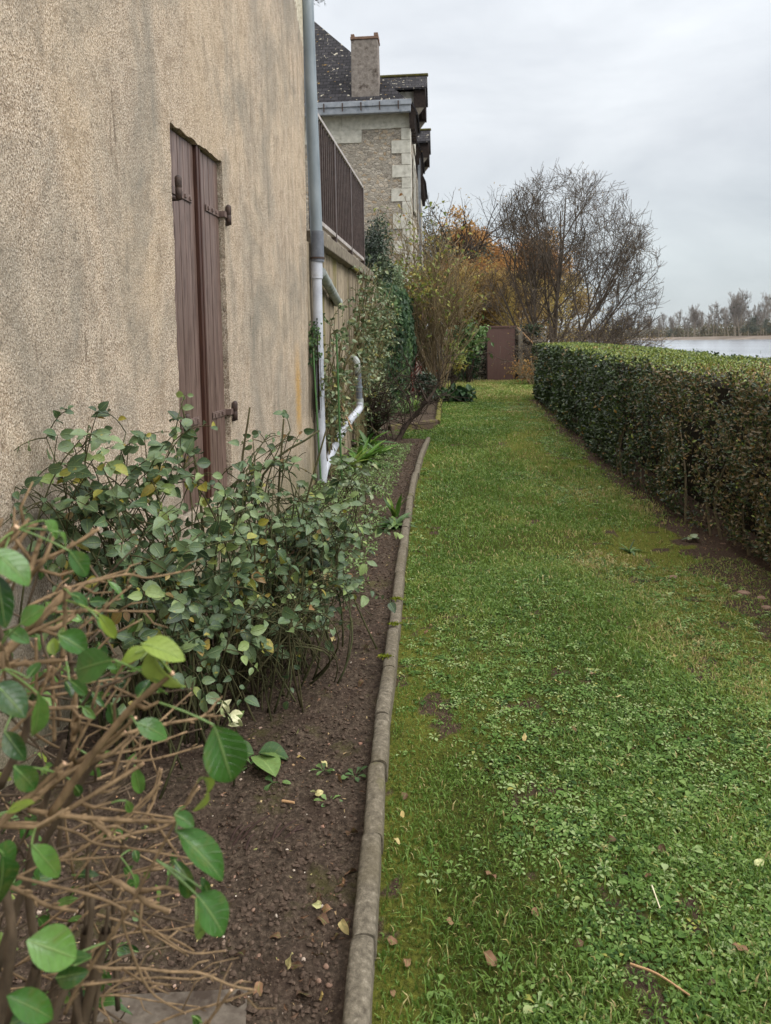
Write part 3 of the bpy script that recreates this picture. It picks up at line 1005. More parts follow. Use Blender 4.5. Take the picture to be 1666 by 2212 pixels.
def build_litter():
    """bits of twig, root and leaf crumb on the soil and along the hedge foot"""
    mb = MB()
    n = 4200
    y = 1.1 * (11.2 / 1.1) ** rng.random(n)
    l = -.78 + .103 * (y - 8) + .05
    x = l + (kerb_x(y) - .06 - l) * rng.random(n) ** .7
    z = soil_z(x, y) + .003
    y2 = 3.4 * (18 / 3.4) ** (rng.random(3200) ** 1.5)
    x = np.concatenate([x, hedge_x(y2) - .45 + .65 * rng.random(3200) ** .6])
    z = np.concatenate([z, lawn_z(hedge_x(y2) - .1, y2) + .004])
    y = np.concatenate([y, y2])
    n = len(y)
    lod = np.maximum(1, y / 3.5) ** .6
    add_leaves(mb, np.stack([x, y, z], -1), rdirs(n, .0, .25), rdirs(n, .8), (.008 + .02 * rng.random(n) ** 2) * lod, (.002 + .008 * rng.random(n) ** 2.5) * lod, T_SMALL, .4, .5, var=rng.random(n))
    tag(mb.build('leaf_litter', LEAF_LITTER), kind='stuff')


build_litter()

# ------------------------------------------------------------------ concrete edging of the bed, one piece after another
SEG_CUTS = [1.02, 1.40, 1.72, 2.10, 2.46, 2.82, 3.22, 3.66, 4.10, 4.60, 5.16, 5.75, 6.35, 6.95, 7.55, 8.15, 8.75, 9.35, 9.95, 10.6, 11.31]


def edging(name, a, b, label, mossy, w=.0305, h=.08, z0=0.0, skew=0.0, mat=None):
    """half round-topped concrete edging piece from a to b (xy)"""
    a, b = np.array(a, float), np.array(b, float)
    d = nrm(b - a)
    nn = np.array([d[1], -d[0]])
    prof = [(-w, -.06), (-w, h * .72)] + [(w * math.cos(t) * (1 - .0 * t), h * .72 + h * .28 * math.sin(t) ** .7) for t in np.linspace(PI, 0, 9)[1:-1]] + [(w, h * .72), (w, -.06)]
    K = len(prof)
    mb = MB()
    ts = np.linspace(0, 1, 14)
    ring = []
    L_ = np.linalg.norm(b - a)
    for i, t in enumerate(ts):
        inset = .95 if i in (0, 13) else 1.0
        for (px, pz) in prof:
            c = a + d * (.0025 + t * (L_ - .005)) + nn * px * inset
            ring.append((c[0], c[1], z0 + (pz if pz < 0 else pz * inset) + skew * (t - .5)))
    V = np.array(ring)
    V[:, 2] += .004 * (fbm(V[:, 0] * 25, V[:, 1] * 25, 3) - .5)
    V[:, 0] += .004 * (fbm(V[:, 2] * 30, V[:, 1] * 22, 4) - .5)
    q = [[i * K + j, i * K + j + 1, (i + 1) * K + j + 1, (i + 1) * K + j] for i in range(13) for j in range(K - 1)]
    q += []
    mb.add(V, quads=q, var=mossy)
    mb.add(V[:K], tris=[[0, j + 1, j] for j in range(1, K - 1)], var=mossy)
    mb.add(V[-K:], tris=[[0, j, j + 1] for j in range(1, K - 1)], var=mossy)
    o = mb.build(name, mat or M_KERB, smooth=True)
    md = o.modifiers.new('edges', 'EDGE_SPLIT')
    md.split_angle = math.radians(50)
    return tag(o, label, 'edging', 'concrete edging pieces along the soil bed')


def moss_tuft(o, x, y, z, r, n=140):
    mb = MB()
    P = np.stack([x + rng.normal(size=n) * r, y + rng.normal(size=n) * r * .45, z + rng.random(n) * r * .25], -1)
    add_leaves(mb, P, rdirs(n, 1.0), rdirs(n), .012, .006, T_SMALL, .2, .2)
    m = mb.build('moss', M_MOSS)
    m.parent = o


mossed = {3.66: 'with moss in the joint nearest the middle of the bed', 4.10: 'with two tufts of moss on its top'}
for i in range(len(SEG_CUTS) - 1):
    y0, y1 = SEG_CUTS[i], SEG_CUTS[i + 1]
    j = rng.normal(size=2) * .003
    lab = 'plain weathered edging piece of the long bed, without moss or plant on it'
    if i == 0:
        lab = 'edging piece at the very bottom of the photo, cut by the frame'
    elif y0 in (3.22, 3.66):
        lab = 'edging piece with ' + ('a bright moss tuft at its near end' if y0 == 3.22 else 'yellow moss clumps at both joints')
    elif y0 == 5.75:
        lab = 'edging piece half covered by the leafy rosette plant'
    elif i == len(SEG_CUTS) - 2:
        lab = 'last edging piece at the far end of the long bed'
    o = edging('edging', (kerb_x(y0) + j[0], y0), (kerb_x(y1) + j[1], y1), lab, .15 + .5 * rng.random(), skew=rng.normal() * .006, z0=rng.normal() * .003)
    if y0 == 3.22:
        moss_tuft(o, kerb_x(3.3) - .02, 3.30, .085, .014)
    if y0 == 3.66:
        moss_tuft(o, kerb_x(3.69), 3.69, .085, .016)
        moss_tuft(o, kerb_x(4.06), 4.06, .085, .016)
edging('edging', (.06, 12.55), (.93, 13.43), 'mossy brown edging piece lying across, front of the far bed', .5, .05, .12, mat=M_KERBMOSSY)
edging('edging', (.96, 13.44), (1.18, 16.0), 'moss-covered edging piece running along the far bed beside lawn', 1.0, .05, .11, mat=M_KERBMOSSY)
edging('edging', (1.18, 16.02), (1.42, 18.7), 'farthest edging piece, beside the dark leafy clump', 1.0, .05, .11, z0=.02, mat=M_KERBMOSSY)

# ------------------------------------------------------------------ near house: roughcast wall, brown shutters, hinges
H_TH = -math.atan(.103)
HO = np.array([-.78, 8.0, 0.0])
house = thing('roughcast_house', 'beige roughcast house wall with tall brown plank shutters', 'house', HO, H_TH)


def hw(x, y, z):
    c, s = math.cos(H_TH), math.sin(H_TH)
    return HO + np.array([c * x - s * y, s * x + c * y, z])


def corner_y(z):
    return -.36 + .045 * z


SY0, SY1, SZ0, SZ1 = -3.875, -2.975, .55, 2.80


def jag(a, b, n, amp, seed):
    t = np.linspace(0, 1, n)
    return a + (b - a) * t, amp * (fbm(t * n * .45, t * 0 + seed, seed, 3) - .5) * 2


def build_wall():
    mb = MB()
    top = 6.6
    # columns of points along z for the opening's left and right jagged edges
    zs = np.linspace(SZ0, SZ1, 70)
    wl = .014 * (fbm(zs * 14, zs * 0 + 2, 11) - .5) * 2 - .012 * (zs < 1.9)
    wr = .012 * (fbm(zs * 14, zs * 0 + 7, 13) - .5) * 2
    ys = np.linspace(SY0, SY1, 26)
    wt_ = .014 * (fbm(ys * 18, ys * 0 + 4, 15) - .5) * 2
    left = np.stack([0 * zs, SY0 + wl, zs], -1)
    right = np.stack([0 * zs, SY1 + wr, zs], -1)

    def strip(A, B, flip=False):
        n = len(A)
        q = [[i, n + i, n + i + 1, i + 1] for i in range(n - 1)]
        if flip:
            q = [r[::-1] for r in q]
        mb.add(np.vstack([A, B]), quads=q)
    far_l = left.copy()
    far_l[:, 1] = -9.5
    strip(far_l, left)
    far_r = right.copy()
    far_r[:, 1] = corner_y(zs)
    strip(right, far_r)
    topedge = np.stack([0 * ys, ys, SZ1 + wt_], -1)
    topedge[0], topedge[-1] = left[-1], right[-1]
    up = topedge.copy()
    up[:, 2] = top
    strip(topedge, up, True)
    mb.add([[0, -9.5, SZ1], list(left[-1]), [0, left[-1][1], top], [0, -9.5, top]], quads=[[0, 1, 2, 3]])
    mb.add([list(right[-1]), [0, corner_y(SZ1), SZ1], [0, corner_y(top), top], [0, right[-1][1], top]], quads=[[0, 1, 2, 3]])
    mb.add([[0, -9.5, -.3], [0, left[0][1], -.3], list(left[0]), [0, -9.5, SZ0]], quads=[[0, 1, 2, 3]])
    mb.add([[0, left[0][1], -.3], [0, right[0][1], -.3], list(right[0]), list(left[0])], quads=[[0, 1, 2, 3]])
    mb.add([[0, right[0][1], -.3], [0, corner_y(-.3), -.3], [0, corner_y(SZ0), SZ0], list(right[0])], quads=[[0, 1, 2, 3]])
    dp = np.array([-.14, 0, 0])
    strip(left, left + dp)
    strip(right, right + dp, True)
    strip(topedge, topedge + dp)
    mb.add([list(left[0]), list(right[0]), list(right[0] + dp), list(left[0] + dp)], quads=[[0, 1, 2, 3]])
    # corner return, back and top
    mb.add([[0, corner_y(-.3), -.3], [-6, corner_y(-.3), -.3], [-6, corner_y(top), top], [0, corner_y(top), top]], quads=[[0, 1, 2, 3]])
    mb.add([[-6, -9.5, -.3], [-6, corner_y(-.3), -.3], [-6, corner_y(top), top], [-6, -9.5, top]], quads=[[0, 3, 2, 1]])
    mb.add([[0, -9.5, top], [0, corner_y(top), top], [-6, corner_y(top), top], [-6, -9.5, top]], quads=[[0, 1, 2, 3]])
    mb.add([[0, -9.5, -.3], [0, -9.5, top], [-6, -9.5, top], [-6, -9.5, -.3]], quads=[[0, 1, 2, 3]])
    return mb.build('wall', M_RENDER, house)


build_wall()
# dark backing inside the opening
MB().box((-.13, SY0 - .03, SZ0 - .05), (-.11, SY1 + .03, SZ1 + .05)).build('inner_frame', M_SHUTDK, house)


def shutter(y0, y1, nb, x0=-.035):
    mb = MB()
    w = (y1 - y0) / nb
    for i in range(nb):
        mb.box((x0 - .028, y0 + i * w + .0032, SZ0 + .02), (x0 + .003 * rng.random(), y0 + (i + 1) * w - .0032, SZ1 - .012), var=rng.random())
    mb.box((x0 - .05, y0 + .01, SZ0 + .03), (x0 - .03, y1 - .01, SZ1 - .02))
    return mb.build('shutter', M_SHUT, house, bevel=.003)


sl = shutter(SY0 + .012, -3.435, 5)
sr = shutter(-3.345, SY1 - .008, 4)
cm = MB().box((-.065, -3.434, SZ0 + .02), (-.012, -3.40, SZ1 - .006)).box((-.065, -3.399, SZ0 + .02), (-.028, -3.37, SZ1 - .006)).box((-.065, -3.369, SZ0 + .02), (-.018, -3.347, SZ1 - .006))
cm.build('centre_bar', M_SHUTDK, house, bevel=.003)


def hinge(par, yb, z, ystrap0, ystrap1):
    mb = MB()
    prof = [(.008, -.10), (.018, -.098), (.0195, -.01), (.018, -.006), (.018, .006), (.020, .01), (.0205, .082), (.016, .10), (.006, .108)]
    a = np.arange(10) * 2 * PI / 10
    V = np.array([(.022 + r * math.cos(t), yb + r * math.sin(t), z + zz * .66) for r, zz in prof for t in a])
    q = [[i * 10 + j, i * 10 + (j + 1) % 10, (i + 1) * 10 + (j + 1) % 10, (i + 1) * 10 + j] for i in range(len(prof) - 1) for j in range(10)]
    mb.add(V, quads=q)
    mb.box((-.03, yb - .012, z - .07), (.02, yb + .012, z - .05))
    mb.build('hinge', M_IRON, par, smooth=True)
    st = MB().box((-.030, min(ystrap0, ystrap1), z - .022), (-.024, max(ystrap0, ystrap1), z + .022))
    for k in range(3):
        yy = ystrap0 + (ystrap1 - ystrap0) * (.38 + .25 * k)
        st.box((-.024, yy - .011, z - .011), (-.015, yy + .011, z + .011), var=.1)
    st.build('hinge_strap', M_STRAP, par, bevel=.002)


for z in (2.445, 1.09):
    hinge(sl, -3.835, z, -3.82, -3.50)
    hinge(sr, -2.935, z, -2.95, -3.25)
    MB().box((-.0235, -3.0, z - .02), (.016, -2.95, z + .02)).build('hinge_strap', M_STRAP, sr, bevel=.002)

# ------------------------------------------------------------------ downpipe on the corner, with its branches
pipe = thing('downpipe', 'grey and white downpipe at the corner of the roughcast house', 'drainpipe', hw(.08, -.3, 0), 0)
PO = np.array(pipe.location)


def pipe_tube(name, pts, r, mat, parent, s=20, rings=None, n=None):
    mb = MB()
    P = smooth_path(pts, n or max(2, len(pts) * 8)) - PO
    R_ = np.full(len(P), r)
    add_tubes(mb, P[None], R_[None], s, cap=True)
    o = mb.build(name, mat, parent, smooth=True)
    md = o.modifiers.new('edges', 'EDGE_SPLIT')
    md.split_angle = math.radians(60)
    return o


def ring(name, c, d, r, h, mat, parent):
    c, d = np.array(c), nrm(np.array(d))
    return pipe_tube(name, [c - d * h / 2, c + d * h / 2], r, mat, parent, n=2)


PY = 7.9
pt = lambda u, v, Y=PY: at(u, v, Y)
pipe_tube('upper_pipe', [pt(655, -330), pt(664, 0), pt(685.5, 545)], .066, M_ZINC, pipe, n=6)
pipe_tube('collar', [pt(685.0, 500), pt(686.5, 566)], .071, M_GREY, pipe, n=2)
ring('clamp', pt(686.3, 558), pt(686.5, 566) - pt(685.0, 500), .078, .02, M_IRON, pipe)
pipe_tube('joint', [pt(684.5, 566), pt(685, 602)], .062, M_PVC, pipe, n=2)
pipe_tube('lower_pipe', [pt(685, 602), pt(690.5, 850), pt(697, 1048)], .053, M_PVC, pipe, n=6)
ring('joint', pt(689, 765), (0, 0, 1), .0545, .12, M_PVC, pipe)
# short grey branch from the terrace drain
bp = [hw(-.06, 1.9, 2.02), hw(.10, 1.9, 1.98), hw(.12, 1.6, 1.99), hw(.07, -.15, 2.22)]
br = thing('drain_branch', 'weathered grey pipe stub sloping from the terrace wall to the downpipe', 'drainpipe', hw(0, 1.0, 1.9))
PO = np.array(br.location)
e1, e0 = at(729, 651, 9.35), at(694, 588, 8.0)
pipe_tube('pipe', [e0, e0 + (e1 - e0) * .33, e0 + (e1 - e0) * .66, e1], .056, M_OLDPVC, br, n=12)
for f in (.30, .62):
    ring('joint', e0 + (e1 - e0) * f, e1 - e0, .060, .05, M_OLDPVC, br)
pipe_tube('elbow', [e1, e1 + nrm(e1 - e0) * .05, e1 + np.array([-.12, .12, .02])], .057, M_OLDPVC, br, n=14)
# waste pipe: elbow out of the wall, grey drop, white slope down to the foot of the downpipe
wp = thing('waste_pipe', 'grey waste pipe with hooked top and white slope behind rose stems', 'drainpipe', hw(.05, 1.5, 0))
PO = np.array(wp.location)
WYY = 9.7
w0, w1, w2, w3 = at(758, 776, WYY + .05), at(773, 800, WYY), at(777, 862, WYY), at(779, 885, WYY)
pipe_tube('elbow', [at(748, 779, WYY + .25), at(762, 774, WYY + .05), at(771, 783, WYY), at(773.5, 806, WYY)], .046, M_OLDPVC, wp, n=18)
pipe_tube('drop_pipe', [at(773.5, 803, WYY), at(777, 870, WYY)], .043, M_GREY, wp, n=3)
ring('clamp', at(775, 836, WYY), (0, 0, 1), .052, .025, M_ZINC, wp)
ring('joint', at(777.5, 868, WYY), (0, 0, 1), .049, .09, M_OLDPVC, wp)
pipe_tube('slope_pipe', [at(777.5, 868, WYY), at(776, 884, WYY - .05), at(760, 903, 9.3), at(735, 940, 8.9), at(706, 1002, 8.2), at(698, 1030, 8.0)], .047, M_PVC, wp, n=30)

# ------------------------------------------------------------------ terrace wall, slab edge, railing
twall = thing('terrace_wall', 'tan streaked retaining wall below the brown terrace railing', 'wall', HO, H_TH)
mb = MB()
TL = 17.2
ny, nz = 120, 22
yy, zz = np.meshgrid(np.linspace(corner_y(0) + .06, TL, ny), np.linspace(-.3, 2.64, nz))
xx = -.02 + .035 * (fbm(yy * 2.2, zz * .9, 91) - .5) + .018 * (np.floor(yy / .23) % 2)
i = (np.arange(nz - 1)[:, None] * ny + np.arange(ny - 1)[None]).ravel()
mb.add(np.stack([xx, yy, zz], -1).reshape(-1, 3), quads=np.stack([i, i + 1, i + ny + 1, i + ny], -1))
mb.box((-.6, corner_y(0) + .1, -.3), (-.06, TL, 2.63))
mb.build('wall', M_BOARDW, twall)
MB().box((-7.0, corner_y(2.6) + .32, 2.642), (.10, 4.97, 2.80)).build('slab', plain_mat('terrace_slab', lin(96, 88, 76), lin(140, 130, 114), 14, 0.9, 0.2, bump=.5), twall, bevel=.012)
MB().box((-7.0, 4.98, 2.2), (-.3, TL, 2.62)).build('terrace_ground', M_SOIL, twall)

rail = thing('terrace_railing', 'brown-red metal railing with flat bars on the terrace edge', 'railing', hw(.02, 0, 2.8), H_TH)
RZ0, RZ1 = .0, 1.31
ry0, ry1 = -.02, 4.16
MB().box((-.035, ry0, RZ1 - .03), (.035, ry1, RZ1 + .012)).build('top_rail', M_RAILTOP, rail, bevel=.006)
MB().box((-.028, ry0, .10), (.028, ry1, .15)).build('bottom_rail', M_RAILTOP, rail, bevel=.005)
nb = 31
for k in range(nb):
    y = ry0 + .05 + (ry1 - ry0 - .1) * k / (nb - 1)
    if k in (10, 20):
        continue
    MB().box((-.02, y - .012, .15), (.02, y + .012, RZ1 - .03)).build('baluster', M_RAIL, rail)
for y in (ry0 + .03, ry0 + .05 + (ry1 - ry0 - .1) / 3, ry0 + .05 + (ry1 - ry0 - .1) * 2 / 3, ry1 - .02):
    MB().box((-.034, y - .034, 0.0), (.034, y + .034, RZ1 - .031)).build('post', M_RAIL, rail, bevel=.004)

# ================================================================== STONE HOUSE
S_TH = -math.atan(.082)
SO = at(888, 500, 25.0)
SO[2] = 0
sh = thing('stone_house', 'old stone house with slate hip roof, white quoins and stout chimney', 'house', SO, S_TH)
EZ = 9.35
DEPTH, WID = 14.0, 8.0
MB().box((-WID, 0, -.5), (0, DEPTH, EZ)).build('wall', M_RUBBLE, sh)
MB().box((-.0, .03, 0), (.03, DEPTH - .05, 3.0)).build('plinth', M_PINK, sh)
# pale frieze under the eave, one course lower on the left
MB().box((-2.3, -.030, 8.75), (-.60, .0, 9.30)).box((-WID, -.034, 8.32), (-1.62, .0, 8.748)).box((-WID, -.026, 8.752), (-2.31, 0, 9.30)).build('frieze', M_TUFFEAU, sh, bevel=.008)
z = 9.3
k = 0
while z > 2.4:
    hh = (.52, .40, .44, .38, .42, .36, .44, .40)[k % 8] * (1 if k else 1.05)
    w = .58 + .07 * rng.random() if k % 2 == 0 else .27 + .05 * rng.random()
    d = .30 if k % 2 == 0 else .55
    MB().box((-w, -.036, z - hh + .006), (.036, d, z - .006)).build('quoin', M_TUFFEAU, sh, bevel=.010)
    z -= hh
    k += 1
# river side: stone band, windows, shutters
MB().box((0, .6, 5.7), (.045, DEPTH - .3, 5.95)).build('string_course', M_TUFFEAU, sh)
for y in (2.6, 6.8, 11.0):
    for zb in (3.6, 6.4):
        fr = MB().box((.031, y - .75, zb - .1), (.07, y - .5, zb + 1.95)).box((.031, y + .5, zb - .1), (.07, y + .75, zb + 1.95)).box((.031, y - .499, zb + 1.65), (.07, y + .499, zb + 1.95)).box((.031, y - .499, zb - .1), (.10, y + .499, zb)).build('window', M_TUFFEAU, sh)
        MB().box((.0, y - .5, zb), (.034, y + .5, zb + 1.65)).build('pane', plain_mat('dark_glass', (.02, .025, .03), (.03, .035, .04), 3, .1, .6, bump=0), fr)
MB().box((.10, 5.0, 3.0), (.20, 5.1, 9.0)).build('rainwater_pipe', M_ZINCG, sh)
# roof: hip over the front, two long slopes
TAN = 1.16
OV = .42
hr = WID / 2 + OV
zt = EZ + .1 + hr * TAN
E0 = EZ + .10
rx0, rx1 = -WID - OV, .12
midx = (rx0 + rx1) / 2
hh_ = (rx1 - rx0) / 2
zt = E0 + hh_ * TAN
fy = -.30
MB().add([[rx0, fy, E0], [rx1, fy, E0], [midx, fy + hh_, zt]], tris=[[0, 1, 2]]).build('roof', M_SLATEX, sh)
rs = MB()
rs.add([[rx1, fy, E0], [rx1, DEPTH + .3, E0], [midx, DEPTH + .3, zt], [midx, fy + hh_, zt]], quads=[[0, 1, 2, 3]])
rs.add([[rx0, fy, E0], [midx, fy + hh_, zt], [midx, DEPTH + .3, zt], [rx0, DEPTH + .3, E0]], quads=[[0, 1, 2, 3]])
rs.add([[rx0, DEPTH + .3, E0], [midx, DEPTH + .3, zt], [rx1, DEPTH + .3, E0]], tris=[[0, 1, 2]])
rs.build('roof', M_SLATEY, sh)
MB().box((rx0, fy + .01, E0 - .05), (rx1 - .002, DEPTH + .29, E0 - .012)).build('soffit', M_DKWOOD, sh)
# rafters and sloping dark eave boards over the river side
for (a, b) in ((-.28, 2.0), (4.6, 8.3), (10.0, 14.2)):
    MB().prism([(rx1 + .02, a, E0 - .02), (0.0, a, E0 - .05), (0.02, a, E0 - .75), (rx1 + .14, a, E0 - .34)], (0, b - a, 0)).build('eave', M_DKWOOD, sh)
    MB().prism([(rx1 - .02, a - .02, E0 + .03), (rx1 + .17, a - .02, E0 - .38), (rx1 + .20, a - .02, E0 - .35), (rx1 + .01, a - .02, E0 + .07)], (0, b - a + .05, 0)).build('eave_slates', M_SLATEY, sh)
    for k in range(int((b - a) / .45)):
        MB().box((.05, a + .05 + k * .45, E0 - .80), (rx1 + .06, a + .14 + k * .45, E0 - .5)).build('rafter', M_DKWOOD, sh)
gut = MB()
gut.box((rx0, fy - .16, E0 - .30), (rx1 - .05, fy - .004, E0 - .06)).box((rx0, fy - .20, E0 - .08), (rx1 - .02, fy - .161, E0 + .10)).box((rx0, fy - .16, E0 - .056), (rx1 - .04, fy - .006, E0 + .04))
gut.build('gutter', M_ZINCG, sh, bevel=.015)
for k in range(8):
    MB().box((-.35 - .62 * k, fy - .222, E0 - .22), (-.31 - .62 * k, fy - .201, E0 + .05)).build('gutter_bracket', M_IRON, sh)
# chimney
ch = MB()
c0, c1 = -1.93, -1.03
ch.add([[c0 - .02, .05, E0 - .1], [c1 + .03, .05, E0 - .1], [c1 + .03, .75, E0 - .1], [c0 - .02, .75, E0 - .1], [c0, .08, 11.75], [c1, .08, 11.75], [c1, .7, 11.75], [c0, .7, 11.75]],
       quads=[[0, 1, 5, 4], [1, 2, 6, 5], [2, 3, 7, 6], [3, 0, 4, 7], [4, 5, 6, 7]])
chim = ch.build('chimney', M_CHIM, sh, bevel=.02)
MB().box((c0 - .02, .05, 11.752), (c1 + .03, .73, 11.84)).box((c0 - .0, .06, 11.842), (c0 + .12, .7, 11.93)).box((c1 - .12, .06, 11.842), (c1 + .02, .7, 11.95)).build('chimney_cap', M_BRICK, chim, bevel=.01)


def dormer(y, w=.95, zr=11.55):
    d = thing('dormer', None, None, (0, 0, 0))
    d.parent = sh
    for k in list(d.keys()):
        del d[k]
    out = .56
    ze = zr - .78
    MB().box((-2.0, y - w + .2, E0 - .6), (.06, y + w - .2, ze + .02)).build('dormer_wall', M_TUFFEAU, d)
    r = MB()
    for s in (-1, 1):
        r.prism([(-3.4, y, zr), (out, y, zr), (out, y + s * (w + .12), ze), (-3.4, y + s * (w + .12), ze)], (0, 0, .07))
    r.build('dormer_roof', M_SLATEX, d)
    rg = MB()
    rg.box((-3.4, y - .09, zr + .03), (out + .04, y + .09, zr + .13))
    rg.build('dormer_ridge', M_MOSSY, d, bevel=.03)
    t = MB()
    t.prism([(.06, y - w, ze - .002), (.06, y + w, ze - .002), (.06, y, zr - .02)], (out - .12, 0, 0))
    t.box((.07, y - w, ze - .62), (out - .06, y - w + .14, ze - .004)).box((.07, y + w - .14, ze - .62), (out - .06, y + w, ze - .004))
    t.box((out - .22, y - w + .141, ze - .55), (out - .08, y + w - .141, ze - .30))
    t.build('dormer_gable', M_DKWOOD, d)
    cs = MB()
    for s in (-1, 1):
        cs.prism([(.08, y + s * (w - .13), ze - 1.05), (out - .22, y + s * (w - .13), ze - .75), (out - .12, y + s * (w - .13), ze - .62), (.08, y + s * (w - .13), ze - .62)], (0, .12 * s, 0))
    cs.build('dormer_bracket', M_WOODGREY, d)


dormer(3.3)
dormer(9.2, zr=11.2)

# ================================================================== END OF THE GARDEN: stone wall, door, posts
gw = thing('garden_wall', 'low rubble stone wall either side of the brown garden door', 'wall', (3.0, 25.4, 0))


def rough_wall(x0, x1, zt0, zt1, seed, y=25.2, th=.35):
    nx_, nz_ = int((x1 - x0) / .06), 34
    X, T = np.meshgrid(np.linspace(x0, x1, nx_), np.linspace(0, 1, nz_))
    top = zt0 + (zt1 - zt0) * (X - x0) / (x1 - x0) + .12 * (fbm(X * 4, X * 0, seed) - .5)
    Z = .0 + T * top
    Yv = y + .13 * (fbm(X * 5, Z * 7, seed + 1, 3) - .5)
    V = np.stack([X - 3.0, Yv - 25.4, Z], -1).reshape(-1, 3)
    i = (np.arange(nz_ - 1)[:, None] * nx_ + np.arange(nx_ - 1)[None]).ravel()
    m = MB().add(V, quads=np.stack([i, i + 1, i + nx_ + 1, i + nx_], -1))
    e = V[-nx_:]
    b = e + np.array([0, th, -.05])
    m.add(np.vstack([e, b]), quads=[[j, j + 1, nx_ + j + 1, nx_ + j] for j in range(nx_ - 1)])
    b2 = b.copy()
    b2[:, 2] = -.2
    m.add(np.vstack([b, b2]), quads=[[j, j + 1, nx_ + j + 1, nx_ + j] for j in range(nx_ - 1)])
    return m


rough_wall(1.5, 3.53, 2.1, 2.0, 201).build('stones', M_DRYSTONE, gw)
rough_wall(4.52, 6.4, 2.05, 1.15, 205).build('stones', M_DRYSTONE, gw)
door = thing('garden_door', 'plain brown garden door in the stone wall at the end of the lawn', 'door', (4.0, 25.02, .12))
MB().box((-.475, -.02, 0), (.475, .02, 1.87)).build('panel', M_DOOR, door, bevel=.006)
dm = MB()
MB().box((-.50, -.045, 1.875), (.50, .07, 1.935)).build('lintel', M_DOOR, door, bevel=.006)
MB().box((-.51, -.01, -.1), (-.478, .06, 1.87)).box((.478, -.01, -.1), (.51, .06, 1.87)).build('door_frame', M_DKWOOD, door)
MB().box((-.42, -.035, .98), (-.385, -.021, 1.12)).box((-.40, -.075, 1.03), (-.30, -.05, 1.055)).box((-.40, -.052, 1.03), (-.375, -.03, 1.055)).build('latch', M_IRON, door)
pp = at(1127, 822, 24.6)
MB().box((-.07, -.07, -.2), (.07, .07, 1.78)).build('post', M_WOODGREY, None, bevel=.01, loc=(4.66, 25.0, .1))
tag(bpy.data.objects['post'] if 'post' in bpy.data.objects and bpy.data.objects['post'].parent is None else [o for o in COL.objects if o.name.startswith('post') and o.parent is None][0], 'grey timber post close beside the brown garden door', 'post')
for o in list(COL.objects):
    if o.name.startswith('post') and o.parent is None:
        o.name = 'timber_post'


def stick(name, pts, r, mat, label, cat, group=None, s=8, n=16, taper=.8):
    pts = np.array(pts, float)
    P = smooth_path(pts, n) - pts[0]
    mb = MB()
    add_tubes(mb, P[None], (r * np.linspace(1, taper, n))[None], s, cap=True, var=.5)
    o = mb.build(name, mat, smooth=True, loc=pts[0])
    md = o.modifiers.new('edges', 'EDGE_SPLIT')
    md.split_angle = math.radians(60)
    return tag(o, label, cat, group)


stick('plank', [at(1158, 748, 24.8), at(1117, 706, 25.1)], .025, M_BAMBOO, 'pale pole leaning against the stone wall right of the door', 'pole')
stick('stake', [at(1128, 830, 24.4), at(1126, 768, 24.4)], .03, M_WOODGREY, 'short weathered stake before the stone wall by the door', 'stake')
stick('stake', [at(1152, 800, 24.0), at(1128, 778, 24.3)], .018, M_WOODGREY, 'thin grey rail slanting from the short stake to the hedge', 'stake')
stick('cane', [at(744, 1012, 8.6), at(740, 905, 8.9), at(708, 800, 9.2)][::-1][:0] + [at(761, 928, 9.0), at(712, 820, 9.1)], .011, M_BAMBOO, 'bare bamboo cane leaning behind the downpipe', 'cane')
stick('stake', [at(739, 1045, 7.6), at(733, 900, 7.65), at(727, 722, 7.7)], .012, M_GREENSTAKE, 'green plant stake just right of the white downpipe', 'stake', 'green plant stakes')
stick('stake', [at(693, 1035, 7.5), at(684, 880, 7.6), at(677, 760, 7.7)], .011, M_GREENSTAKE, 'green plant stake left of the white downpipe, against the wall', 'stake', 'green plant stakes')
rd = MB()
for k in range(9):
    a = at(886 + rng.normal() * 14, 845, 19.5)
    b = at(895 + rng.normal() * 22, 758 + rng.random() * 40, 19.5 + rng.normal() * .3)
    add_tubes(rd, smooth_path([a, (a + b) / 2 + rng.normal(size=3) * .03, b], 6)[None], np.full((1, 6), .014), 5)
tag(rd.build('dogwood_shrub', M_REDSTICK, smooth=True), 'cluster of bare red dogwood stems before the pinkish wall', 'shrub')


# ================================================================== TREES
def grow(levels, start, d, Ln, r, lvl, out, trng, rmin):
    n = 6
    lv = levels[lvl]
    p, dd = np.array(start, float), nrm(np.array(d, float))
    pts = [p]
    for i in range(n - 1):
        dd = nrm(dd + np.array([0, 0, lv['up']]) + trng.normal(size=3) * lv['wig'])
        p = p + dd * Ln / (n - 1)
        pts.append(p)
    pts = np.array(pts)
    rr = np.maximum(r * np.linspace(1, lv.get('taper', .45), n), rmin)
    out[lvl].append((pts, rr))
    if lvl + 1 < len(levels):
        nc = lv['n'] if lv['n'] >= 1 else 0
        nc = int(nc + trng.random() * 1.2)
        for k in range(nc):
            t = lv.get('t0', .3) + (1 - lv.get('t0', .3)) * (k + trng.random()) / nc
            x = t * (n - 1)
            i = min(int(x), n - 2)
            q = pts[i] + (pts[i + 1] - pts[i]) * (x - i)
            tg = nrm(pts[i + 1] - pts[i])
            sd = nrm(np.cross(tg, trng.normal(size=3)))
            an = lv['ang'] * (.7 + .6 * trng.random())
            cd = tg * math.cos(an) + sd * math.sin(an)
            grow(levels, q, cd, Ln * lv['ratio'] * (1.15 - .5 * t) * (.75 + .5 * trng.random()), rr[i] * lv.get('rr', .6), lvl + 1, out, trng, rmin)


def branches_mesh(out, sides, levels=None):
    mb = MB()
    for l, lst in enumerate(out):
        if lst and (levels is None or l in levels):
            add_tubes(mb, np.array([a for a, _ in lst]), np.array([b for _, b in lst]), sides[l])
    return mb


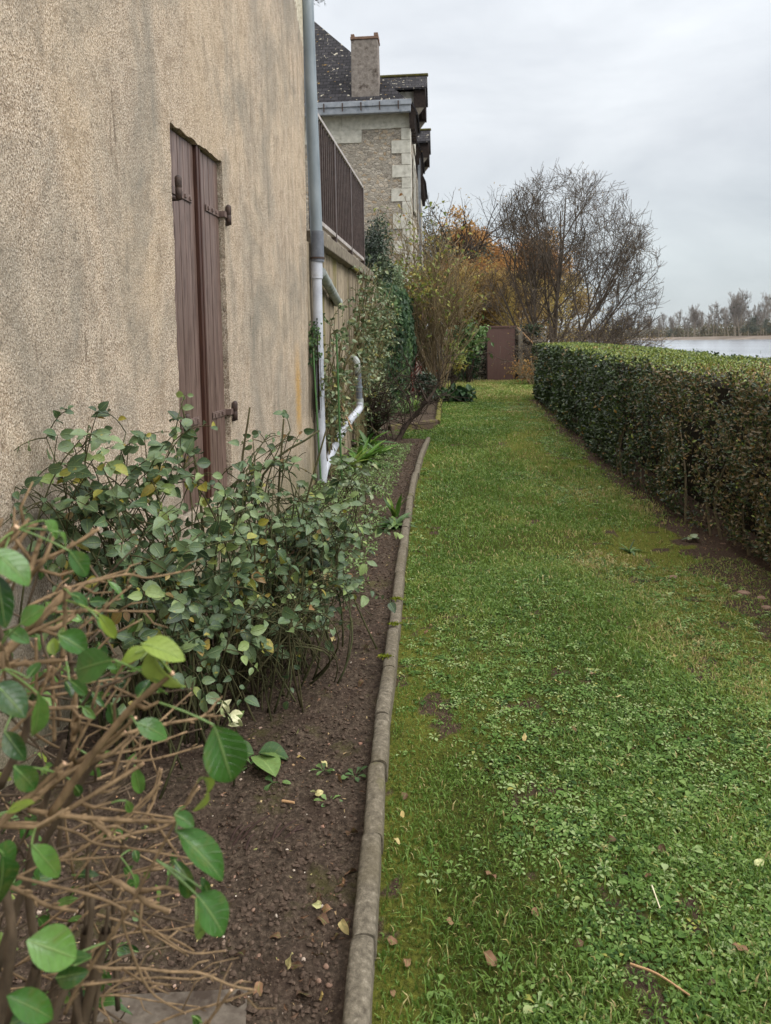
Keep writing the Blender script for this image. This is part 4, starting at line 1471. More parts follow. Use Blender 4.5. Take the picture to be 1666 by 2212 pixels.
def big_bare_tree():
    tr = np.random.default_rng(31)
    base = at(1192, 742, 26.5)
    base[2] = -.05
    t = thing('bare_tree', 'large spreading bare tree above the far end of the hedge', 'tree', base)
    lv = [dict(n=6, up=.05, wig=.09, ang=.62, ratio=.62, t0=.30, taper=.20, rr=.62),
          dict(n=5, up=.03, wig=.13, ang=.62, ratio=.60, t0=.2, taper=.4, rr=.6),
          dict(n=5, up=.06, wig=.15, ang=.7, ratio=.58, t0=.15, taper=.45, rr=.6),
          dict(n=5, up=.08, wig=.18, ang=.75, ratio=.60, t0=.15, taper=.5, rr=.65),
          dict(n=0, up=.05, wig=.18, ang=.6, ratio=.5)]
    out = [[] for _ in lv]
    cc, rr = np.array([.62, .1, 3.75]), np.array([3.25, 2.8, 3.9])
    fan = [(-.75, .15), (-.58, -.2), (-.42, .1), (-.28, -.25), (-.12, .2), (.02, -.1), (.14, .3), (.26, -.2), (.42, .15), (.62, -.15), (.95, .1), (1.5, -.2), (2.4, .2), (.3, .7), (.0, .6), (.5, -.6)]
    for k, (dx, dy) in enumerate(fan):
        d = nrm(np.array([dx, dy, 1.0]))
        s0 = np.array([.12 * dx + .06 * tr.normal(), .08 * tr.normal(), 0])
        q, e = (s0 - cc) / rr, d / rr                       # reach of the crown in this direction
        bq, aq, cq = q @ e, e @ e, q @ q - 1
        reach = (-bq + math.sqrt(max(.01, bq * bq - aq * cq))) / aq
        grow(lv, s0, d, reach * (.80 + .12 * tr.random()), (.085 if k in (2, 5, 7, 9) else .038 + .04 * tr.random()) if dx < 1.2 else .036, 0, out, tr, .0058)
    for l in range(1, 5):                                   # keep the crown's rounded outline, a little ragged
        out[l] = [(a, b) for a, b in out[l] if (((a[0] - cc) / rr) ** 2).sum() < 1.0 and (((a[-1] - cc) / rr) ** 2).sum() < 1.15 + .2 * tr.random() and a[-1][2] > .5]
    branches_mesh(out[:2] + [[], [], []], [8, 6, 4, 3, 3]).build('trunk', BARK_TREE, t, smooth=True)
    branches_mesh([[], []] + out[2:], [8, 6, 4, 3, 3]).build('crown', BARK_TREE, t)
    tips = np.array([a[-1] for a, _ in out[4]])
    sel = tips[tr.random(len(tips)) < .06]
    n = len(sel)
    mb = MB()
    add_leaves(mb, sel, rdirs(n, -.6), rdirs(n), .06, .035, T_SMALL, .4, .4, var=tr.random(n) * .5)
    mb.build('leaves', LEAF_FADE, t)


big_bare_tree()


def leafy_tree(name, label, base, Ht, spread, lmat, nleaf, lsize, seed, group=None, cols=None, lean=(0, 0), dens_pow=.5, bark=BARK_DARK, clump=.35):
    tr = np.random.default_rng(seed)
    t = thing(name, label, 'tree', base, 0, group)
    lv = [dict(n=9, up=.1, wig=.08, ang=.75, ratio=.55, t0=.28, taper=.3, rr=.5),
          dict(n=6, up=.05, wig=.14, ang=.75, ratio=.58, t0=.2, taper=.4, rr=.6),
          dict(n=5, up=.02, wig=.17, ang=.8, ratio=.55, t0=.2, taper=.5, rr=.6),
          dict(n=0, up=.0, wig=.2, ang=.7, ratio=.5)]
    out = [[] for _ in lv]
    for k in range(3 if spread > .55 else 2):
        grow(lv, tr.normal(size=3) * np.array([.15, .15, 0]), (lean[0] + tr.normal() * spread * .4, lean[1] + tr.normal() * spread * .4, 1), Ht * (.62 + .1 * tr.random()), Ht * .018, 0, out, tr, .006)
    branches_mesh(out[:2] + [[], []], [7, 5, 4, 3]).build('trunk', bark, t, smooth=True)
    mb = branches_mesh([[], []] + out[2:], [7, 5, 4, 3])
    cr = mb.build('branches', bark, t)
    pts = np.concatenate([a[2:] for a, _ in out[2] + out[3]])
    w = noise2(pts[:, 0] * 1.1 + 50, pts[:, 2] * 1.1 + 50, seed) ** dens_pow + .05
    pick = tr.choice(len(pts), nleaf, p=w / w.sum())
    P = pts[pick] + tr.normal(size=(nleaf, 3)) * clump * .5
    m2 = MB()
    va = np.clip(.15 + .6 * noise2(P[:, 0] * 1.3, P[:, 2] * 1.3 + 9, seed + 1) + .35 * (tr.random(nleaf) - .4), 0, 1)
    add_leaves(m2, P, rdirs(nleaf, -.3), rdirs(nleaf, .5), lsize * (.7 + .6 * tr.random(nleaf)), lsize * .62, T_SMALL, .3, .3, var=va)
    m2.build('crown', lmat, t)
    return t


def base_at(u, Y, z=0.0):
    p = at(u, 800, Y)
    p[2] = z
    return p


leafy_tree('oak_tree', 'orange autumn tree behind the tan shrub, left of the bare tree', base_at(1010, 44, .5), 9.4, 1.0, LEAF_AUT, 16000, .19, 51, bark=BARK_BROWN)
leafy_tree('oak_tree', 'rusty autumn tree directly behind the bare tree', base_at(1105, 48, .5), 8.6, 1.0, LEAF_AUT, 12000, .18, 52, bark=BARK_BROWN)
leafy_tree('oak_tree', 'smaller rusty autumn tree filling the gap left of the door', base_at(1050, 38, .3), 6.6, 1.0, LEAF_AUT, 9000, .15, 58, bark=BARK_BROWN)
leafy_tree('thicket_tree', 'half-bare brown thicket tree standing over the garden door', base_at(1085, 33, .2), 5.2, .9, LEAF_FADE, 8000, .12, 53, bark=BARK_BROWN)
leafy_tree('thicket_tree', 'yellowing thicket tree between tan shrub and garden door', base_at(1020, 31, .2), 4.8, .8, LEAF_FADE, 7000, .12, 54, bark=BARK_BROWN)
leafy_tree('thicket_tree', 'low brown thicket tree behind the stone wall and bare tree', base_at(1165, 36, .2), 5.0, .9, LEAF_FADE, 6000, .11, 55, bark=BARK_BROWN)
leafy_tree('holly_tree', 'dark green tree at the far end of the stone house', base_at(936, 42, .3), 9.6, .35, LEAF_DARK, 6000, .14, 56)
leafy_tree('thin_tree', 'thin bare tree with few leaves beside the stone house eaves', base_at(948, 38, .3), 10.4, .5, LEAF_FADE, 180, .11, 57)
# riverside brush below the bare tree
def brush(name, label, base, w, h, n, bark, leaf, nl, seed, lsz=.06):
    tr = np.random.default_rng(seed)
    t = thing(name, label, 'shrub', base)
    lv = [dict(n=6, up=-.02, wig=.14, ang=.6, ratio=.5, t0=.25, taper=.4), dict(n=4, up=-.02, wig=.18, ang=.7, ratio=.55, taper=.5), dict(n=0, up=-.04, wig=.2, ang=.5, ratio=.5)]
    out = [[] for _ in lv]
    for k in range(n):
        a = tr.random() * 6.28
        grow(lv, (math.cos(a) * .25 * tr.random() * w, math.sin(a) * .25 * tr.random(), 0), (math.cos(a) * w * .6, math.sin(a) * .5, h * (.5 + .5 * tr.random())), h * (.8 + .4 * tr.random()), .018, 0, out, tr, .006)
    branches_mesh(out, [5, 4, 3]).build('stems', bark, t)
    pts = np.concatenate([a[3:] for a, _ in out[1] + out[2]])
    P = pts[tr.integers(0, len(pts), nl)] + tr.normal(size=(nl, 3)) * .05
    m = MB()
    add_leaves(m, P, rdirs(nl, -.2), rdirs(nl, .4), lsz, lsz * .55, T_SMALL, .3, .3)
    m.build('leaves', leaf, t)


brush('riverside_shrub', 'drooping brown-green brush under the right side of the bare tree', base_at(1290, 25.5, -.3), 1.6, 2.1, 34, BARK_TREE, LEAF_FADE, 700, 61, .05)
brush('riverside_shrub', 'tangled brush between the bare tree trunk and the hedge end', base_at(1215, 24, -.1), 1.2, 1.9, 26, BARK_TREE, LEAF_FADE, 500, 62, .05)
brush('riverside_shrub', 'low dark brush at the river edge, right end of the bare tree', base_at(1350, 27, -.4), 1.4, 1.9, 26, BARK_TREE, LEAF_FADE, 400, 63, .05)
brush('dry_grass_clump', 'dry orange-leaved clump at the left end of the hedge', base_at(1153, 22.5, .1), .5, .85, 16, BARK_TAN, LEAF_AUT, 260, 64, .09)

# conifer whose branch shows above the near house
cf = thing('conifer_tree', 'dark conifer showing only a branch tip beside the downpipe top', 'tree', base_at(600, 34, 2.0))
cb_ = np.array(cf.location)
m = MB()
add_tubes(m, smooth_path([[0, 0, 0], [.1, 0, 9], [0, .1, 19]], 8)[None], np.linspace(.35, .05, 8)[None], 8)
m.build('trunk', BARK_DARK, cf, smooth=True)
P_, D_, br_ = [], [], MB()
for k in range(70):
    zz_ = 4.0 + 14.5 * k / 70
    a = k * 2.4
    Lb = (19.5 - zz_) * .20 + .4
    if 15.0 < zz_ < 17.9 and math.cos(a) > .3:
        Lb = 2.45 + .3 * math.sin(k * 5.0)
    e = np.array([math.cos(a) * Lb, math.sin(a) * Lb, zz_ - .10 * Lb])
    pth = smooth_path([[0, 0, zz_], [e[0] * .5, e[1] * .5, zz_ + .12], e], 8)
    add_tubes(br_, pth[None], np.linspace(.05, .012, 8)[None], 4)
    for j in range(1, 8):
        for q in range(34):
            P_.append(pth[j] + rng.normal(size=3) * np.array([.14, .14, .10]))
            D_.append(np.array([math.cos(a), math.sin(a), -.7]) + rng.normal(size=3) * .6)
add_leaves(br_, P_, D_, rdirs(len(P_)), .24, .035, T_SMALL, .2, .3)
br_.build('crown', LEAF_CEDAR, cf)


# ------------------------------------------------------------------ far bank
def poplar_proto(seed, h, spread, kind):
    tr = np.random.default_rng(seed)
    t = thing('poplar_tree', 'x', 'tree', (0, 0, 0), 0, 'bare poplars on the far bank')
    lv = [dict(n=18, up=.04, wig=.03, ang=.5, ratio=.40, t0=.28, taper=.25, rr=.45), dict(n=7, up=.14, wig=.08, ang=.5, ratio=.55, t0=.2, taper=.3), dict(n=4, up=.12, wig=.1, ang=.5, ratio=.6, taper=.5), dict(n=0, up=.1, wig=.1, ang=.5, ratio=.5)]
    out = [[] for _ in lv]
    for k in range(2 if kind else 1):
        grow(lv, (tr.normal() * .6 * k, 0, 0), (tr.normal() * .08, tr.normal() * .06, 1), h * (.86 + .1 * tr.random()), .46, 0, out, tr, .055)
    branches_mesh(out[:1] + [[], [], []], [6, 4, 3, 3]).build('trunk', BARK_FAR, t)
    branches_mesh([[]] + out[1:], [6, 4, 3, 3]).build('crown', TWIG_FAR, t)
    nb_ = 11 if kind else 4
    src = [a for a, _ in out[1] + out[2]]
    for k in range(nb_):
        c = src[tr.integers(0, len(src))][3]
        r = .35 + .5 * tr.random()
        n = 60
        P = c + rdirs(n) * r * (.3 + .6 * tr.random((n, 1)))
        MBm = add_leaves(MB(), P, rdirs(n), rdirs(n), .7, .4, T_SMALL, .2, .3)
        MBm.build('mistletoe', LEAF_FARDK, t)
    return t


def bushy_proto(seed, h, mat, n):
    tr = np.random.default_rng(seed)
    t = thing('riverbank_tree', 'x', 'tree', (0, 0, 0), 0, 'bushy trees on the far bank')
    m = MB()
    add_tubes(m, smooth_path([[0, 0, 0], [.2, 0, h * .4], [0, 0, h * .8]], 6)[None], np.linspace(.3, .08, 6)[None], 6)
    m.build('trunk', BARK_FAR, t)
    m = MB()
    cl = tr.normal(size=(16, 3)) * np.array([.2, .2, .20]) * h + np.array([0, 0, h * .58])
    P = cl[tr.integers(0, 16, n)] + tr.normal(size=(n, 3)) * h * .075
    P[:, 2] = np.maximum(P[:, 2], h * .1)
    add_leaves(m, P, rdirs(n), rdirs(n), .9, .6, T_SMALL, .3, .3)
    m.build('crown', mat, t)
    return t


def copy_tree(o):
    c = o.copy()
    COL.objects.link(c)
    for ch_ in o.children:
        d = ch_.copy()
        COL.objects.link(d)
        d.parent = c
    return c


POP = [poplar_proto(401 + i, 24 + 2 * i, .3, i in (2, 4)) for i in range(5)]
BUS = [bushy_proto(421, 13, LEAF_FARTREE, 900), bushy_proto(422, 10, LEAF_FARTREE, 800), bushy_proto(423, 17, LEAF_FARDK, 1300)]
used = set()


def place(proto, u, inland, z, sc, label):
    """along the far bank: u is the bearing as seen from the garden"""
    ys_ = np.linspace(150, 1500, 2700)
    us = 833 + F_PX * (far_x(ys_) + inland) / ys_
    y = ys_[np.argmin(np.abs(us - u))]
    o = proto if proto.name not in used else copy_tree(proto)
    used.add(proto.name)
    o.location = (far_x(y) + inland, y, z)
    o.scale = (sc, sc, sc)
    o.rotation_euler = (0, 0, rng.random() * 6.28)
    o['label'] = label
    return o


bush_l = ['brown bushy tree among the poplars on the far bank', 'low olive bushy tree under the poplars across the river', 'dark rounded tree on the far bank, near the right edge']
for k, u in enumerate(np.linspace(1090, 1760, 74)):
    i = k % 2 if k % 3 else 0
    sc = 1.0
    place(POP[[0, 1, 3][k % 3]], u + rng.normal() * 7, 14 + 26 * rng.random(), 1.5, .56 + .26 * rng.random(), 'slender bare poplar in the row on the far bank')
for u, sc in ((1500, .95), (1588, 1.12), (1600, 1.05)):
    place(POP[2 if u != 1600 else 4], u, 14, 1.5, sc * .78, {1500: 'mistletoe-laden poplar left of the tallest far-bank tree', 1588: 'tallest bare poplar on the far bank, full of mistletoe', 1600: 'tall mistletoe poplar close behind the tallest far-bank poplar'}[u])
for k, u in enumerate(np.linspace(1080, 1760, 46)):
    place(BUS[k % 2], u + rng.normal() * 8, 22 + 50 * rng.random(), 1.3, .5 + .5 * rng.random(), bush_l[k % 2])
for u, sc in ((1622, .95), (1655, .80), (1450, .6)):
    place(BUS[2], u, 11, 1.3, sc * .8, {1622: 'broad dark tree just right of the tallest far-bank poplar', 1655: 'dark tree at the right edge of the photo on the far bank', 1450: 'small dark tree among the pale far-bank trunks'}[u])
# undergrowth and wood behind them, read as one mass
m = MB()
n = 64000
ys_ = 180 + 1500 * rng.random(n) ** 1.6
inl = 30 + 110 * rng.random(n) ** 1.4
P = np.stack([far_x(ys_) + inl, ys_, 1.2 + (rng.random(n) ** 1.6) * np.where(inl > 42, 16, 4.0) * (.35 + fbm(ys_ * .05, inl * .05, 9))], -1)
add_leaves(m, P, rdirs(n), rdirs(n), 1.7, 1.1, T_SMALL, .3, .3)
tag(m.build('far_undergrowth', LEAF_FARTREE), kind='stuff')

# ================================================================== PLANTS
# ------------------------------------------------------------------ clipped hedge
def top_z(y):
    return np.interp(y, [3, 4.6, 7.2, 12, 18.9], [1.24, 1.262, 1.335, 1.39, 1.43])


def hedge_front(y, z):
    """x of the clipped face"""
    b = .20 * (fbm(y * 1.5, z * 1.7, 301) - .5) + .13 * (fbm(y * 5, z * 5, 302) - .5)
    return hedge_x(y) + .03 + b + .10 * sstep(.18, .0, z) + .025 * sstep(top_z(y) - .06, top_z(y), z)


def build_hedge():
    t = thing('hedge', 'long clipped hedge, dark-faced with a bright yellow-green flat top', 'hedge', (2.6, 4.5, 0))
    O_ = np.array([2.6, 4.5, 0])
    TH = 1.28
    # solid core for the twigs, its brown darkened as the shade in gaps
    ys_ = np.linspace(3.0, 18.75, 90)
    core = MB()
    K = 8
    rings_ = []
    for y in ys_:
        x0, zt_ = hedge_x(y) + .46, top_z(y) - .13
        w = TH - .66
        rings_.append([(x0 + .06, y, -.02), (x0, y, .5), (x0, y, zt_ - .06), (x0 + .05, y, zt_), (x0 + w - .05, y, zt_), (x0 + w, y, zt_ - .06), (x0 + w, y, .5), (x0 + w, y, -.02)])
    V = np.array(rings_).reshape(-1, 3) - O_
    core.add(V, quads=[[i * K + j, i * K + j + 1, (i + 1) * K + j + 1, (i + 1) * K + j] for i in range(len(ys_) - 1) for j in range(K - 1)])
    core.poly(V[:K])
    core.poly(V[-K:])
    core.build('shade_core', bark_mat('hedge_inner_shade', lin(26, 21, 15), lin(46, 38, 28), 60), t)
    mb = MB()
    # front
    n = 70000
    y = 3.1 * (18.75 / 3.1) ** rng.random(n)
    z = .02 + (top_z(y) - .02) * rng.random(n)
    hole = fbm(y * 4.5, z * 4.5, 303)
    keep = rng.random(n) < .10 + .8 * sstep(.36, .56, hole)
    keep &= rng.random(n) < .7 + .3 * sstep(.0, .30, z + .15 * (fbm(y * 3, z * 0, 304) - .3))
    y, z = y[keep], z[keep]
    n = len(y)
    dep = rng.exponential(.045, n) - .02
    x = hedge_front(y, z) + dep
    lod = np.maximum(1, y / 5.5) ** .85
    Ln = (.025 + .015 * rng.random(n)) * lod
    N = nrm(np.stack([-1 + 0 * y, 0 * y, .35 + 0 * y], -1) + rng.normal(size=(n, 3)) * .65)
    D = nrm(np.stack([-.5 + 0 * y, 0 * y, .35 + 0 * y], -1) + rng.normal(size=(n, 3)) * .8)
    pat = fbm(y * .8, z * .9, 305)
    bronze = sstep(8.2, 5.2, y + 2.2 * (pat - .5)) * .75 + .55 * sstep(.60, .72, pat) * (y > 8)
    g = .42 * rng.random(n) ** 1.1
    yg = rng.random(n) < .03 + .12 * sstep(top_z(y) - .09, top_z(y), z)
    var = np.where(rng.random(n) < bronze * .72, .50 + .13 * rng.random(n), g)
    var = np.where(yg, .66 + .2 * rng.random(n), var)
    var = np.where(rng.random(n) < .012, .95, var)
    add_leaves(mb, np.stack([x, y, z], -1) - O_, D, N, Ln, Ln * (.48 + .12 * rng.random(n)), T_SMALL, .3, .25, var=var)
    # top, coloured lighter than the face: yellower young growth and brighter light above
    n = 60000
    y = 3.1 * (18.8 / 3.1) ** rng.random(n)
    q = rng.random(n)
    x = hedge_x(y) + .05 + (TH - .03) * q
    zt_ = top_z(y) + .035 * (fbm(x * 3, y * 2, 311) - .5) * 2 + .02 * (fbm(x * 9, y * 9, 312) - .5) - .012 * sstep(.06, .0, q) - .03 * sstep(.92, 1.0, q)
    z = zt_ - .004 - rng.exponential(.016, n)
    lod = np.maximum(1, y / 5.5) ** .85
    Ln = (.017 + .010 * rng.random(n)) * lod
    D = nrm(np.stack([0 * y, 0 * y, .55 + 0 * y], -1) + rng.normal(size=(n, 3)) * .75)
    N = nrm(np.stack([-.2 + 0 * y, 0 * y, .9 + 0 * y], -1) + rng.normal(size=(n, 3)) * .6)
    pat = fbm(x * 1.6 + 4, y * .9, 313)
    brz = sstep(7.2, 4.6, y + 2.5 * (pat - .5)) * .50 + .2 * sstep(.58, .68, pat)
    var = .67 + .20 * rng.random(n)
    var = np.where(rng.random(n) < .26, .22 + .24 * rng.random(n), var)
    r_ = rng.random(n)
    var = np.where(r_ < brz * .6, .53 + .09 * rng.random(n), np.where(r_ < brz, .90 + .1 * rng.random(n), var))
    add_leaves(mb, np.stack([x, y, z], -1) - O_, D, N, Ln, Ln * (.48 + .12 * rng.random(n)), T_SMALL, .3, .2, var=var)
    # shoots sticking up out of the clipped top
    for (u, v, Y) in ((1370 + 5, 775, 8.0), (1585, 785, 6.9), (1510, 770, 8.0), (1640, 792, 6.6), (1300, 752, 12)):
        c = at(u, v, Y)
        c[0] = min(max(c[0], hedge_x(Y) + .3), hedge_x(Y) + TH)
        c[2] = top_z(Y)
        for k in range(7):
            add_leaves(mb, (c + [rng.normal() * .02, rng.normal() * .02, .012 * k])[None] - O_, rdirs(1, .8), rdirs(1), .035, .018, T_SMALL, .3, .2, var=.35)
    # far end and back
    n = 4500
    q, zz_ = rng.random(n), rng.random(n)
    x = hedge_x(18.7) + .1 + TH * q
    add_leaves(mb, np.stack([x, 18.75 + .06 * rng.normal(size=n), .03 + zz_ * (top_z(18.8) - .03)], -1) - O_, rdirs(n, .3), rdirs(n), .055, .028, T_SMALL, .3, .2, var=.42 * rng.random(n))
    n = 9000
    y = 3.1 * (18.75 / 3.1) ** rng.random(n)
    add_leaves(mb, np.stack([hedge_x(y) + .1 + TH + .05 * rng.normal(size=n), y, .03 + rng.random(n) * (top_z(y) - .03)], -1) - O_, rdirs(n, .3), rdirs(n), .045, .024, T_SMALL, .3, .2, var=.42 * rng.random(n))
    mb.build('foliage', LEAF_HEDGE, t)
    # stems showing at the foot
    hs_ = bark_mat('hedge_stem', lin(88, 78, 62), lin(128, 116, 94), 50)
    for k in range(46):
        y = 3.6 + 14.8 * (k + rng.random()) / 46
        x = hedge_front(np.array([y]), np.array([.3]))[0] + .03 + .06 * rng.random()
        hgt = .45 + .5 * rng.random()
        p = smooth_path([(x + .04, y, -.02), (x + rng.normal() * .02, y + rng.normal() * .03, hgt * .5), (x + .05 + rng.normal() * .03, y + rng.normal() * .07, hgt)], 7) - O_
        add_tubes(MB(), p[None], np.linspace(.012, .006, 7)[None], 5).build('stem', hs_, t, smooth=True)


build_hedge()


# ------------------------------------------------------------------ roses and other bushes in the bed
def bez(a, b, c, n=9):
    t = np.linspace(0, 1, n)[:, None]
    return (1 - t) ** 2 * a + 2 * t * (1 - t) * b + t * t * c


def rose_bush(name, label, bases, clumps, nst, ntw, seed, leaf=.044, lm=LEAF_ROSE, sparse=1.0, group=None, out_n=(.35, -1.0, .75)):
    """bases: (x,y) feet; clumps: (centre xyz, radii xyz, weight) which the canes arch into"""
    tr = np.random.default_rng(seed)
    O_ = np.array([np.mean([b[0] for b in bases]), np.mean([b[1] for b in bases]), 0.0])
    t = thing(name, label, 'rose bush', O_, 0, group)
    st, lf = MB(), MB()
    W = np.array([c[2] for c in clumps], float)
    W /= W.sum()
    canes = []
    for k in range(nst):
        b = np.array([*bases[tr.integers(len(bases))], 0.0]) + np.array([*(tr.normal(size=2) * .15), 0])
        c, r, _ = clumps[tr.choice(len(clumps), p=W)]
        tip = np.array(c) + rdirs1(tr) * np.array(r) * tr.random() ** .4
        mid = b + (tip - b) * np.array([.4, .4, .7]) + tr.normal(size=3) * .17
        mid[2] = max(mid[2], tip[2] * .8)
        canes.append(bez(b, mid, tip, 10))
    canes = np.array(canes)
    rad = np.linspace(1, .45, 10)[None] * (.0032 + .003 * tr.random((nst, 1)))
    add_tubes(st, canes - O_, rad, 6, cap=True, var=tr.random(nst) * .8)
    tw, P, D, N, Ls, V_ = [], [], [], [], [], []
    for k in range(ntw):
        cn = canes[tr.integers(nst)]
        i = int(tr.integers(4, 10))
        p = cn[i]
        d = nrm(tr.normal(size=3) + np.array([.25, -.35, .25]))
        Lg = .08 + .16 * tr.random()
        e = p + d * Lg + np.array([0, 0, -.02])
        path = bez(p, p + d * Lg * .5 + np.array([0, 0, .03]), e, 6)
        tw.append(path)
        if tr.random() > sparse:
            continue
        col = tr.random()
        nl = int(tr.integers(3, 8))
        for j in range(nl):
            q = path[min(5, 1 + int((j + 1) / nl * 5))]
            side = nrm(np.cross(d, [0, 0, 1])) * (1 if j % 2 else -1)
            dd = nrm(d * .6 + side * .9 + tr.normal(size=3) * .35 + np.array([0, 0, -.25]))
            P.append(q + dd * .008)
            D.append(dd)
            N.append(nrm(np.array(out_n) + tr.normal(size=3) * .55))
            Ls.append(leaf * (.5 + .95 * tr.random() ** 1.3))
            V_.append(np.clip(.75 * col + .3 * (tr.random() - .35), 0, 1) if tr.random() > .06 else .88 + .12 * tr.random())
    tw = np.array(tw)
    add_tubes(st, tw - O_, np.linspace(.0026, .0014, 6)[None] * np.ones((len(tw), 1)), 4, var=tr.random(len(tw)))
    st.build('canes', BARK_ROSE, t, smooth=True)
    Ls = np.array(Ls)
    add_leaves(lf, np.array(P) - O_, D, N, Ls, Ls * (.62 + .14 * tr.random(len(Ls))), T_OVATE, .22 + .3 * tr.random(len(Ls)), .15 + .4 * tr.random(len(Ls)), var=V_)
    lf.build('leaves', lm, t, smooth=True, attrs=True)
    return t


def rdirs1(tr):
    d = tr.normal(size=3)
    return d / np.linalg.norm(d)


A_ = lambda u, v, Y: tuple(at(u, v, Y))
rose_bush('rose_bush', 'dense grey-green rose bush under the tall brown shutters', [(-1.10, 2.75), (-.98, 2.95), (-.85, 2.7), (-.72, 3.0)],
          [(A_(180, 985, 2.75), (.25, .22, .12), 3), (A_(110, 1080, 2.7), (.14, .2, .16), 2), (A_(250, 1120, 2.65), (.28, .2, .22), 4), (A_(380, 1010, 2.9), (.24, .22, .12), 2.6), (A_(420, 1200, 2.7), (.26, .2, .22), 4),
           (A_(330, 1330, 2.5), (.2, .15, .16), 2), (A_(500, 1150, 3.0), (.22, .2, .2), 3), (A_(520, 1330, 2.8), (.14, .14, .16), 1.6)], 90, 380, 71, leaf=.048, sparse=.88)
rose_bush('rose_bush', 'open straggling rose bush in front of the downpipe foot', [(-.55, 3.25), (-.62, 3.6), (-.48, 3.4)],
          [(A_(560, 1060, 3.5), (.22, .25, .2), 3), (A_(640, 1160, 3.5), (.28, .25, .18), 3), (A_(720, 1110, 3.6), (.18, .2, .2), 1.6), (A_(600, 970, 3.6), (.2, .2, .1), 1.5), (A_(620, 1300, 3.3), (.2, .2, .2), 2), (A_(770, 1170, 3.7), (.18, .2, .10), 1.6), (A_(690, 1250, 3.5), (.2, .2, .14), 1.4)],
          92, 360, 72, leaf=.043, sparse=.6)
rose_bush('rose_bush', 'low rose with bluish leaves drooping over the bed right of the downpipe', [(-.42, 5.6), (-.5, 5.2)],
          [(A_(745, 1030, 5.4), (.22, .3, .12), 2), (A_(800, 1035, 5.4), (.12, .2, .10), 1.5), (A_(700, 1090, 5.2), (.25, .3, .12), 2)], 26, 60, 73, leaf=.055, lm=LEAF_CLIMB, sparse=.7)
rose_bush('rose_bush', 'thicket of thin nearly leafless rose stems at the open end of the bed', [(-.55, 2.95), (-.46, 3.1), (-.62, 3.2)],
          [(A_(590, 1330, 3.0), (.16, .15, .14), 2), (A_(670, 1300, 3.15), (.16, .15, .12), 1.5), (A_(560, 1430, 2.9), (.14, .12, .1), 1.2), (A_(720, 1230, 3.3), (.14, .15, .08), 1)], 44, 150, 75, leaf=.03, sparse=.16)
# single long canes with cut tips
cn = thing('rose_bush', 'tall bare rose canes with cut tips in front of the house corner', 'rose bush', (-.75, 4.3, 0))
mb = MB()
for (a, b) in (((640, 1180), (706, 925)), ((600, 1130), (613, 905)), ((520, 1060), (540, 880)), ((430, 1050), (392, 872)), ((560, 1050), (690, 930)), ((480, 1080), (640, 985)), ((90, 1040), (92, 960)), ((590, 1400), (640, 1060)), ((545, 1480), (620, 1250))):
    p1 = at(*b, 3.6)
    p0 = at(*a, 3.5)
    f = np.array([p0[0] - (p1[0] - p0[0]) * .2, p0[1] + .05, 0.0])
    pth = smooth_path([f, p0, p1], 10) - np.array(cn.location)
    add_tubes(MB(), pth[None], np.linspace(.008, .0048, 10)[None], 6, cap=True, var=rng.random()).build('cane', BARK_ROSE, cn, smooth=True)

# climbing rose over the terrace wall
def climber(name, label, y0, y1, z1, nst, ntw, seed, lm=LEAF_CLIMB, leaf=.06, off=.08):
    tr = np.random.default_rng(seed)
    t = thing(name, label, 'climbing plant', hw(off, (y0 + y1) / 2, 0))
    O_ = np.array(t.location)
    mb, lf = MB(), MB()
    canes = []
    for k in range(nst):
        y = y0 + (y1 - y0) * tr.random()
        zt_ = z1 * (.55 + .45 * tr.random())
        if 1.0 < y < 2.5:                                   # the waste pipe stays clear
            y = 1.0 - .4 * tr.random() if y < 1.5 else 2.5 + .5 * tr.random()
        p0, p2 = hw(off + .02, y, 0), hw(off + .05 + .25 * tr.random(), y + tr.normal() * .5, zt_)
        p1 = hw(off, y + tr.normal() * .25, zt_ * .6)
        canes.append(smooth_path([p0, p1, p2], 10))
    canes = np.array(canes)
    add_tubes(mb, canes - O_, np.linspace(.008, .004, 10)[None] * np.ones((nst, 1)), 5)
    tw, P, D, Ls, V_ = [], [], [], [], []
    for k in range(ntw):
        p = canes[tr.integers(nst)][tr.integers(2, 10)]
        d = nrm(tr.normal(size=3) + np.array([.4, -.2, .1]))
        e = p + d * (.12 + .28 * tr.random())
        path = bez(p, (p + e) / 2 + np.array([0, 0, .06]), e, 6)
        tw.append(path)
        for j in range(int(tr.integers(3, 9))):
            q_ = path[tr.integers(1, 6)]
            if 8.7 < q_[1] < 10.3 and q_[2] < 1.75 and tr.random() < .85:
                continue
            P.append(q_)
            D.append(nrm(d + tr.normal(size=3) * .8 + np.array([0, 0, -.3])))
            Ls.append(leaf * (.6 + .7 * tr.random()))
            V_.append(tr.random())
    add_tubes(mb, np.array(tw) - O_, np.linspace(.004, .002, 6)[None] * np.ones((len(tw), 1)), 3)
    mb.build('canes', BARK_CLIMB, t)
    Ls = np.array(Ls)
    add_leaves(lf, np.array(P) - O_, D, rdirs(len(P), .6), Ls, Ls * .6, T_OVATE, .3, .3, var=V_)
    lf.build('leaves', lm, t, smooth=True, attrs=True)
    return t


